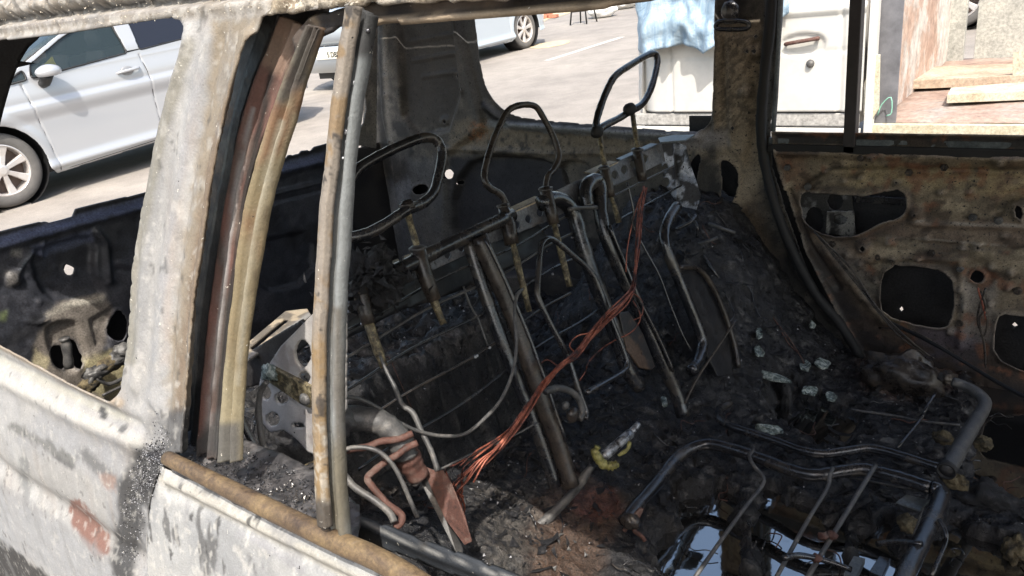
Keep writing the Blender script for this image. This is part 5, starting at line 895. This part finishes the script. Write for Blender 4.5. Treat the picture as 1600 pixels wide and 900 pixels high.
sheet('hinge_plate', SB, [(968, 488), (982, 486), (1004, 520), (1024, 572), (1018, 578), (1000, 574), (980, 545)], [circ(1002, 552, 2)], .003, Paint((.10, .065, .045)).n(DK, 20, .45, .6), (), None, M['soot'], seat, .006, off=.03)
bt('guide_loop', [(915, 655), (915, 640), (903, 607), (886, 555), (862, 510), (842, 468), (840, 450), (844, 395), (849, 378), (858, 373), (870, 378), (896, 400), (922, 424), (936, 450), (955, 500), (974, 548), (980, 570), (972, 582), (945, 598), (916, 614)], .0055, M['tube'], .07)
bt('guide_link', [(852, 612), (872, 606), (892, 612), (905, 625), (910, 645), (905, 655)], .006, M['tube_grey'], .07)
lump('pivot_bolt', S_(895, 648, .07), (.01, .014, .014), M['tube_brown'], seat, .2, 3); lump('pivot_bolt', S_(884, 634, .07), (.006, .008, .008), M['tube_grey'], seat, .2, 5)
bt('recliner_tube', [(1058, 322), (1044, 345), (1038, 372), (1046, 402), (1060, 435), (1076, 475), (1092, 515), (1098, 540), (1090, 566), (1080, 580)], .0125, M['tube'], .05)
bt('recliner_tube', [(1060, 418), (1090, 420), (1112, 446), (1132, 490), (1148, 540), (1154, 575)], .006, M['tube_brown'], .05)
sheet('side_plate', SB, [(1062, 418), (1090, 422), (1116, 456), (1138, 505), (1153, 560), (1146, 586), (1122, 588), (1100, 545), (1080, 480)], (), .004, Paint((.018, .018, .02)).n(DK, 15, .4, .6), (), None, M['soot'], seat, .006, off=.04)
# perforated end brackets
BL = Frame((0, .475, .9), (1, 0, 0), (0, 0, 1))
sheet('side_bracket', BL, [(408, 590), (440, 540), (470, 510), (500, 480), (540, 470), (540, 640), (500, 716), (482, 706), (462, 684), (444, 672), (424, 676), (410, 660), (404, 620)], [circ(474, 552, 13, 22), circ(476, 590, 10), circ(441, 622, 11, 10), circ(416, 613, 9, 12), circ(427, 655, 11), rsmooth([(455, 660), (478, 661), (478, 669), (456, 669)], 1), circ(440, 578, 3.5)], .0028,
      Paint((.40, .375, .37)).n((.50, .48, .46), 18, .42, .6, .8).n((.20, .16, .14), 25, .58, .68, .5).edge((.4, .38, .36), .003, .6), (), lambda G_, V_: .002 * fbm(V_, 20, 3), M['near'], seat, .004)
prism('bracket_link', [BL.P(x, y, .006) for x, y in ((413, 574), (425, 574), (486, 606), (484, 638), (470, 632), (412, 592))], (0, -1, 0), .006, M['tube_olive'], seat)
lump('rivet', BL.P(476, 624, .01), (.008, .005, .008), M['tube_grey'], seat, .1, 5, 8); lump('molten_blob', BL.P(422, 583, .008), (.014, .008, .012), M['shard'], seat, .7, 5)
ZF = Frame((0, 0, 1.0), (1, 0, 0), (0, 1, 0))
sheet('bracket_flange', ZF, [(378, 543), (415, 512), (446, 486), (480, 482), (486, 492), (470, 504), (430, 532), (388, 562), (380, 556)], [[(390, 543), (420, 518), (446, 497), (452, 500), (430, 518), (396, 547)]], .0022, Paint((.36, .30, .22)).n((.10, .09, .08), 45, .48, .6, .85).line([(386, 560), (430, 530), (484, 492)], 4, (.25, .24, .23), 2, 2), (), None, M['near'], seat, .004)
sheet('lower_bracket', Frame((0, .50, .9), (1, 0, 0), (0, 0, 1)), [(372, 560), (470, 500), (500, 520), (410, 600), (372, 610)], (), .004, Paint(DK), (), None, M['soot'], seat, .004)
BR = Frame((-.86, 1.70, .9), (.6, .8, 0), (0, 0, 1))
pbr = Paint((.20, .23, .29)).n((.45, .48, .54), 30, .48, .6, .8).n((.015, .015, .017), 38, .47, .56, .95)
sheet('end_bracket', BR, [(1030, 216), (1056, 222), (1072, 228), (1080, 260), (1096, 305), (1088, 328), (1062, 322), (1040, 290), (1034, 256)], [circ(1041, 285, 6, 8), circ(1040, 262, 5, 7)], .003, pbr, [('l', [(1056, 222), (1062, 322)], .006, -.01)], None, M['far'], seat, .004)
prism('bracket_flange', [P(x, y, 'z', 1.06) for x, y in ((1028, 215), (1050, 211), (1086, 210), (1070, 219), (1032, 222))], (0, 0, 1), .004, M['bare'], seat)
lump('charred_foam', S_(577, 437, .0), (.05, .045, .04), M['char_lump'], seat, 1.0, 8, 22, 3.5)
V, Fc = crumbs(S_(577, 437, .03) + np.random.default_rng(2).normal(size=(260, 3)) * (.02, .035, .022), .008, flat=.3, seed=2); tag(mesh('foam_flakes', V, Fc, M['char_lump'], seat, smooth=False), kind='stuff')
# ================================================================== copper wires
cpts = [(1008, 292, 1.62), (1002, 330, 1.58), (997, 380, 1.52), (993, 425, 1.47), (989, 452, 1.44), (972, 474, 1.40), (945, 498, 1.36), (922, 524, 1.33), (900, 552, 1.29), (874, 574, 1.25), (850, 600, 1.22), (828, 634, 1.19), (802, 672, 1.17), (776, 700, 1.15), (748, 724, 1.13), (722, 748, 1.12), (704, 764, 1.11)]
cparts = []; g = np.random.default_rng(21)
for k in range(17):
    o1 = g.normal(size=2); n_ = len(cpts); pts = []
    end = g.integers(n_ - 3, n_ + 1); st_ = 0 if k < 8 else g.integers(4, 8); a0 = g.uniform(0, 6.28)
    for i, (x, y, d_) in enumerate(cpts[st_:end]):
        f = (i + st_) / (n_ - 1); sp_ = 1.6 + 3.0 * math.sin(f * 9 + 1) ** 2 + 16 * float(sst(.72, 1, f)); 
        a = a0 + f * 9; pts.append(D(x + (math.cos(a) * sp_ * .7 + o1[0] * sp_ * .35) + g.normal() * 1.6, y + (math.sin(a) * sp_ * .6 + o1[1] * sp_ * .35) + g.normal() * 1.6, d_ + .012 * math.sin(a)))
    if k % 2 == 0 and end >= n_ - 1:
        ex, ey = g.uniform(700, 745), g.uniform(770, 838); pts.append(D(ex + 6, (ey + 760) / 2, 1.13)); pts.append(D(ex + g.uniform(0, 12), ey, 1.15))
    cparts.append(tube_geo(pts, .0015, 4, 6, 0))
for pts in ([(989, 470), (1000, 490), (998, 505), (985, 520), (960, 532), (940, 545), (920, 565), (915, 580), (905, 595)], [(985, 455), (1003, 470), (1003, 492), (990, 500)], [(1003, 300), (990, 340), (980, 390), (978, 425)], [(874, 574), (855, 562), (842, 575), (850, 600)], [(900, 552), (890, 540), (902, 525), (925, 520)]):
    cparts.append(tube_geo([D(x, y, 1.44 - .2 * (500 - min(x, 1000)) / -500 * 0 - (.0 if x > 930 else .12)) for x, y in pts], .0013, 4, 6, 0))
V, Fc = join(cparts); tag(mesh('copper_wire_bundle', V, Fc, M['copper']), 'bundle of bare red copper wires trailing across the seat frame to the near sill', 'wires')
# ================================================================== pipes and cables near the left
def thing_tube(name, pts, r, mat_, label, cat, group=None, sub=5, seg=12):
    return tag(tube(name, pts, r, mat_, None, sub, seg), label, cat, group)
T = lambda l, d0, d1: [D(x, y, d0 + (d1 - d0) * i / (len(l) - 1)) for i, (x, y) in enumerate(l)]
fp = wempty('filler_pipe', tuple(D(600, 660, 1.0)), 'thick bent pipe, grey turning rusty red, behind the door divider bar', 'pipe')
tube('upper_pipe', T([(520, 655), (537, 655), (560, 654), (590, 659), (613, 674), (628, 696), (634, 712)], .98, 1.0), .0165, M['tube_grey'], fp, 5, 16)
tube('lower_pipe', T([(628, 694), (636, 712), (644, 728), (655, 745)], 1.0, 1.02), [.017, .0175, .016, .014], M['tube_rust'], fp, 5, 16)
lump('pipe_end', D(534, 658, .98), (.02, .02, .022), M['tube_grey'], fp, .7, 3)
rb = wempty('rusty_bracket', tuple(D(690, 790, 1.0)), 'folded rusty red steel bracket slanting down behind the near door sill', 'bracket')
nb = -ray(700, 790); nb /= np.linalg.norm(nb)
prism('bracket_face', T([(664, 742), (692, 734), (706, 755), (727, 806), (738, 846), (726, 852), (696, 812)], 1.03, .98), nb, .004, M['tube_rust'], rb)
prism('bracket_face', T([(655, 748), (664, 744), (690, 790), (724, 858), (722, 868), (712, 862), (684, 806)], 1.03, .97), nb, .004, M['tube_grey'], rb)
prism('bracket_tab', T([(640, 728), (650, 722), (690, 740), (676, 752)], 1.03, 1.03), nb, .006, M['tube_rust'], rb)
grp = 'bent metal lines beside the door divider bar'
thing_tube('bent_line', T([(530, 708), (548, 702), (575, 698), (594, 690), (624, 686), (645, 677)], .96, .98), .0046, M['tube_rust'], 'reddish bent line ending above the rusty collar of the thick pipe', 'pipe', grp)
thing_tube('bent_line', T([(652, 692), (635, 700), (622, 710), (602, 722), (582, 738), (574, 748), (583, 762), (605, 787), (620, 798), (628, 806), (626, 818), (616, 825)], .98, .93), .0045, M['tube_rust'], 'angular rusty line folded into a zigzag below the thick pipe', 'pipe', grp)
thing_tube('bent_line', T([(532, 735), (540, 745), (555, 762), (587, 783), (609, 802), (616, 816)], .95, .92), .0045, M['tube_grey'], 'short straight grey line running down beside the zigzag line', 'pipe', grp)
thing_tube('thin_cable', T([(534, 704), (552, 699), (575, 700), (594, 707), (612, 724), (626, 748), (640, 780), (652, 808)], .94, .95), .003, M['tube_grey'], 'thin grey cable arching over the zigzag line near the divider bar', 'cable')
lc = thing_tube('long_cable', T([(530, 620), (556, 622), (587, 635), (624, 660), (655, 674), (690, 681), (726, 678), (757, 654), (783, 624), (800, 585), (807, 540), (804, 490), (808, 462), (816, 452)], .95, 1.2), .0026, M['tube_grey'], 'long grey cable sagging across the seat rails with a knot at its low point', 'cable')
thing_tube('bent_rod', T([(594, 556), (604, 580), (617, 605), (628, 632), (645, 645), (658, 673), (673, 703), (685, 738)], 1.06, 1.03), [.002, .0035, .004, .004], M['tube_grey'], 'thin bent rod hanging from the left headrest post down to the rusty bracket', 'rod')
thing_tube('thin_cable', T([(668, 735), (690, 732), (730, 712), (760, 700), (800, 682), (840, 660)], 1.05, 1.2), .0016, M['tube_grey'], 'fine taut wire crossing behind the copper wires towards the seat rail', 'wire')
thing_tube('loop_cable', T([(417, 596), (408, 610), (404, 640), (410, 690), (424, 724), (440, 736), (464, 738), (488, 728), (520, 712)], .86, .9), .0036, M['tube_grey'], 'grey cable looped in front of the perforated seat bracket', 'cable')
thing_tube('loop_cable', T([(369, 640), (380, 660), (395, 692), (410, 718), (426, 742), (438, 752)], .84, .86), .0044, M['tube'], 'dark cable running down left of the perforated bracket', 'cable')
thing_tube('loop_cable', T([(436, 750), (460, 740), (500, 722), (540, 700)], .88, .95), .005, M['tube_olive'], 'short dull tube crossing low behind the divider bar', 'tube')
thing_tube('kinked_wire', T([(980, 285), (990, 330), (988, 350), (1008, 390), (1030, 430), (1045, 470), (1065, 520), (1080, 548)], 1.55, 1.6), .0022, M['tube'], 'dark kinked wire hanging beside the copper bundle towards the right seat tube', 'wire')
thing_tube('kinked_wire', T([(1150, 500), (1120, 545), (1090, 590), (1070, 630)], 1.5, 1.45), .0024, M['tube_brown'], 'straight brown wire slanting in front of the dark side plate', 'wire')
g = np.random.default_rng(8)
LB = ['leftmost twisted strip in the tangle on the far wheel arch', 'upper twisted strip crossing the tangle under the end bracket', 'strip pointing down the dark slope', 'short strip at the middle of the tangle', 'lowest strip of the tangle on the wheel arch']
for k in range(5):
    x, y = g.uniform(1075, 1150), g.uniform(320, 400); a = g.uniform(0, 3.1); L = g.uniform(25, 60); d_ = g.uniform(1.75, 1.9)
    thing_tube('twisted_strip', [D(x, y, d_), D(x + L * .5 * math.cos(a) + g.normal() * 4, y + L * .5 * math.sin(a), d_ - .02), D(x + L * math.cos(a), y + L * math.sin(a), d_ - .01)], .004, M['tube_grey'] if k % 2 else M['tube'], LB[k], 'metal strip', 'tangled metal strips on the far wheel arch')
# ================================================================== front seat cushion frame, lower right
cf = wempty('front_seat_frame', tuple(P(1300, 760, 'z', .5)), 'tubular cushion frame of the front seat lying in water and char at lower right', 'seat frame')
Z = lambda l, z0, z1=None: [P(x, y, 'z', z0 + ((z1 if z1 is not None else z0) - z0) * i / max(len(l) - 1, 1)) for i, (x, y) in enumerate(l)]
tube('front_rail', Z([(975, 815), (1000, 785), (1028, 753), (1050, 724), (1068, 707), (1088, 697), (1113, 694), (1149, 703), (1193, 718), (1238, 735), (1273, 742), (1309, 737), (1344, 733), (1371, 737), (1416, 749), (1455, 762)], .52, .57), .0122, M['tube'], cf, 4, 14)
tube('side_rail', Z([(1455, 762), (1471, 770), (1462, 800), (1442, 842), (1418, 890), (1395, 940)], .57, .56), .0135, M['tube'], cf, 4, 14)
tube('rear_rail', Z([(1140, 630), (1124, 640), (1124, 654), (1140, 665), (1176, 677), (1216, 690), (1251, 703), (1285, 709), (1318, 705), (1353, 700), (1385, 705), (1425, 717), (1475, 733)], .53, .57), .0088, M['tube'], cf, 4, 12)
for l, r_, mm in (([(1178, 702), (1171, 713), (1178, 728), (1194, 752), (1166, 790), (1136, 831), (1086, 902)], .0028, M['tube_grey']), ([(1302, 730), (1296, 745), (1293, 762), (1270, 800), (1256, 824), (1213, 902)], .003, M['tube_grey']), ([(1368, 727), (1345, 764), (1322, 802), (1300, 838), (1258, 908)], .0035, M['tube_grey']),
                   ([(1478, 767), (1474, 785), (1467, 795)], .003, M['tube']), ([(1467, 811), (1478, 832), (1476, 852), (1455, 900)], .003, M['tube']), ([(1224, 872), (1250, 868), (1290, 876), (1330, 890)], .004, M['tube']), ([(1440, 850), (1400, 846), (1370, 850)], .004, M['tube'])):
    tube('spring_wire', Z(l, .58, .545), r_ * 1.2, mm, cf, 4, 8)
for l in ([(1284, 737), (1450, 770), (1420, 860)],): tube('wire_stay', Z(l, .53), .0022, M['tube_grey'], cf, 1, 6)
bp = P(1500, 680, 'z', .60)
tube('cross_pipe', Z([(1488, 596), (1505, 602), (1524, 612), (1538, 626), (1536, 640), (1522, 662), (1508, 686), (1492, 714), (1479, 735)], .62, .58), [.009, .010, .011, .012, .0125, .0135, .0145], M['tube_grey'], cf, 4, 16, .03)
V, Fc = tube_geo(Z([(1483, 727), (1478, 737)], .58), .0155, 1, 16, 0, False); mesh('pipe_mouth', V, Fc, M['black'], cf, solid=.003)
prism('rail_plate', Z([(1400, 784), (1416, 772), (1453, 781), (1438, 797)], .55), (0, 0, 1), .004, M['bare'], cf)
for dy in (0, 1, 2):
    prism('slide_rail', Z([(1318 + 40 * dy, 896 - 3 * dy), (1334 + 40 * dy, 868), (1352 + 40 * dy, 872), (1338 + 40 * dy, 902)], .53 + .01 * (dy == 1)), (0, 0, 1), .012, M['bare'] if dy != 1 else M['tube'], cf)
for x, y in ((1276, 872), (1300, 836), (1286, 838), (1470, 763), (1390, 742)): lump('rust_knot', P(x, y, 'z', .56), (.008, .008, .006), M['tube_rust'], cf, .6, x, 8)
thing_tube('black_cable', [FD.P(1384, 500, .02), FD.P(1420, 518, .05), P(1460, 538, 'y', 1.76), P(1504, 564, 'y', 1.72), P(1560, 598, 'y', 1.66), P(1640, 640, 'y', 1.58)], .004, M['black'], 'black cable running along the foot of the far door', 'cable')
thing_tube('thin_rod', Z([(1462, 614), (1446, 640), (1438, 656), (1402, 700)], .58, .53), .0028, M['tube'], 'thin dark rod slanting left of the thick cross pipe', 'rod')
thing_tube('thin_rod', Z([(1330, 640), (1400, 650), (1440, 658), (1500, 664)], .53, .55), .0026, M['tube_grey'], 'thin grey rod lying level towards the thick cross pipe', 'rod')
# ================================================================== foam, shards and other debris
for k, (x, y, z, r_, mm, lb, ct) in enumerate([(1492, 752, .52, (.035, .02, .018), 'foam', 'ochre foam block under the open pipe end', 'foam block'), (1536, 692, .52, (.025, .03, .022), 'foam', 'cream foam block right of the thick cross pipe', 'foam block'), (1474, 684, .51, (.03, .018, .012), 'foam', 'flat ochre foam scrap left of the thick cross pipe', 'foam block'),
        (1418, 818, .49, (.028, .03, .02), 'foam', 'yellowish lump inside the right end of the front seat frame', 'foam lump'), (1540, 785, .46, (.085, .06, .045), 'char_lump', 'heap of black char right of the front seat frame', 'char heap'),
        (1410, 590, .50, (.13, .06, .045), 'tube_brown', 'brown crumpled carpet lump at the foot of the far door', 'debris lump'), (1480, 590, .55, (.03, .03, .03), 'tube_brown', 'small frayed brown knot above the thick cross pipe', 'debris lump'), (1585, 860, .45, (.03, .06, .02), 'foam', 'pale submerged lump in the puddle at right edge', 'debris lump')]):
    tag(lump('debris_lump' if 'lump' in ct else ct.replace(' ', '_'), P(x, y, 'z', z), np.array([r_[0] * .62, r_[1] * .62, max(r_) * .45]), M[mm], None, .55, k + 30, 20, 2.2), lb, ct)
for k, (l, lb) in enumerate([([(1250, 566), (1256, 562), (1266, 566), (1264, 577), (1254, 578)], 'small white shard left of the pair near the far door foot'), ([(1272, 562), (1284, 558), (1298, 564), (1296, 574), (1280, 574)], 'bluish white shard right of the pair near the far door foot'), ([(1172, 580), (1180, 577), (1210, 583), (1240, 593), (1236, 598), (1200, 590)], 'long pale green glass sliver on the char'),
        ([(1252, 606), (1264, 600), (1278, 606), (1276, 616), (1256, 614)], 'cream shard below the long green sliver'), ([(1288, 612), (1300, 610), (1310, 618), (1304, 626), (1290, 622)], 'pale green shard right of the cream shard'), ([(1174, 664), (1190, 660), (1222, 668), (1224, 676), (1196, 678)], 'whitish green melted glass plate above the rear rail'),
        ([(1180, 516), (1190, 510), (1194, 524), (1184, 528)], 'upper cream fragment at the seat side plate'), ([(1176, 540), (1186, 536), (1196, 552), (1184, 556)], 'lower green fragment at the seat side plate'), ([(1034, 616), (1042, 620), (1044, 632), (1036, 634)], 'small white scrap below the back tube end'), ([(1262, 504), (1270, 500), (1276, 508), (1266, 512)], 'tiny pale chip on the dark slope')]):
    q = np.array(l, float); c_ = q.mean(0); z_ = float(FH(*[np.array([v_]) for v_ in P(c_[0], c_[1], 'z', .5)[:2]])[0])
    for _ in range(6):
        pc = P(c_[0], c_[1], 'z', z_ + .012); z_ = .5 * z_ + .5 * float(FH(np.array([pc[0]]), np.array([pc[1]]))[0])
    tag(prism('glass_shard', [P(x + random.uniform(-2, 2), y + random.uniform(-1.6, 1.6), 'z', z_ + .012 + .012 * random.random()) for x, y in rsmooth(l, 1)], (0, 0, 1), .005, M['shard'], bev=.001), lb, 'shard')
rod = wempty('striker_rod', tuple(D(960, 700, 1.32)), 'bright steel rod with melted yellow-green plastic clinging to its end', 'rod')
tube('rod', T([(940, 716), (958, 700), (976, 685), (984, 678)], 1.34, 1.38), .0092, M['chrome'], rod, 3, 14, .02); tube('rod_tip', T([(984, 678), (992, 669), (998, 662)], 1.38, 1.39), .005, M['chrome'], rod, 2, 10, .3)
tube('melted_plastic', T([(934, 697), (930, 706), (936, 718), (944, 726), (956, 728), (966, 724)], 1.32, 1.33), [.005, .007, .008, .009, .008, .005], M['yellow'], rod, 5, 10, .3); tube('melted_plastic', T([(966, 712), (980, 702), (984, 690)], 1.33, 1.34), [.003, .004], M['yellow'], rod, 3, 8, .3)
thing_tube('floor_tube', T([(925, 728), (912, 746), (895, 770), (880, 786), (862, 804), (850, 814), (838, 822)], 1.36, 1.36), [.006, .009, .008, .009, .010, .011], M['tube_grey'], 'pale floor tube running from the yellow plastic down to the rusty patch', 'tube')
thing_tube('floor_tube', T([(975, 830), (985, 815), (1002, 795), (990, 825), (1003, 838), (1008, 845)], 1.33, 1.33), .004, M['tube_rust'], 'short forked rusty prong where the front rail meets the floor', 'rod')
lump('pipe_flange', D(985, 815, 1.31), (.016, .014, .014), M['tube_brown'], None, .5, 4); tag(bpy.data.objects['pipe_flange'], 'brown flange at the lower left end of the front seat rail', 'flange')
def group_parts(nm, names, label):
    e = empty(nm, (0, 0, 0)); e.parent = car; e['label'] = label
    for o in list(car.children):
        if o.name.split('.')[0] in names: o.parent = e
group_parts('rear_door', ('glass_run_channel', 'door_gap', 'door_window_frame', 'door_header', 'divider_rust_edge', 'divider_channel', 'solder_bead', 'door_skin', 'belt_trim', 'door_top_ledge', 'inner_door_flange', 'ledge_ash'), 'ash-white rear door with brown belt trim and upright divider bar')
group_parts('rear_door', ('door_inner_panel', 'door_divider_bar', 'window_ledge', 'door_seal', 'latch_plate', 'regulator_plate', 'impact_bar', 'door_wire', 'bolt'), 'brown burnt rear door seen from inside, with large cut-outs')
group_parts('tailgate', ('tailgate_panel', 'tailgate_skin', 'lock_linkage', 'ash_clump', 'rear_window_edge'), 'sooty tailgate without glass')
for o in bpy.data.objects:
    if o.get('_w') is not None: del o['_w']
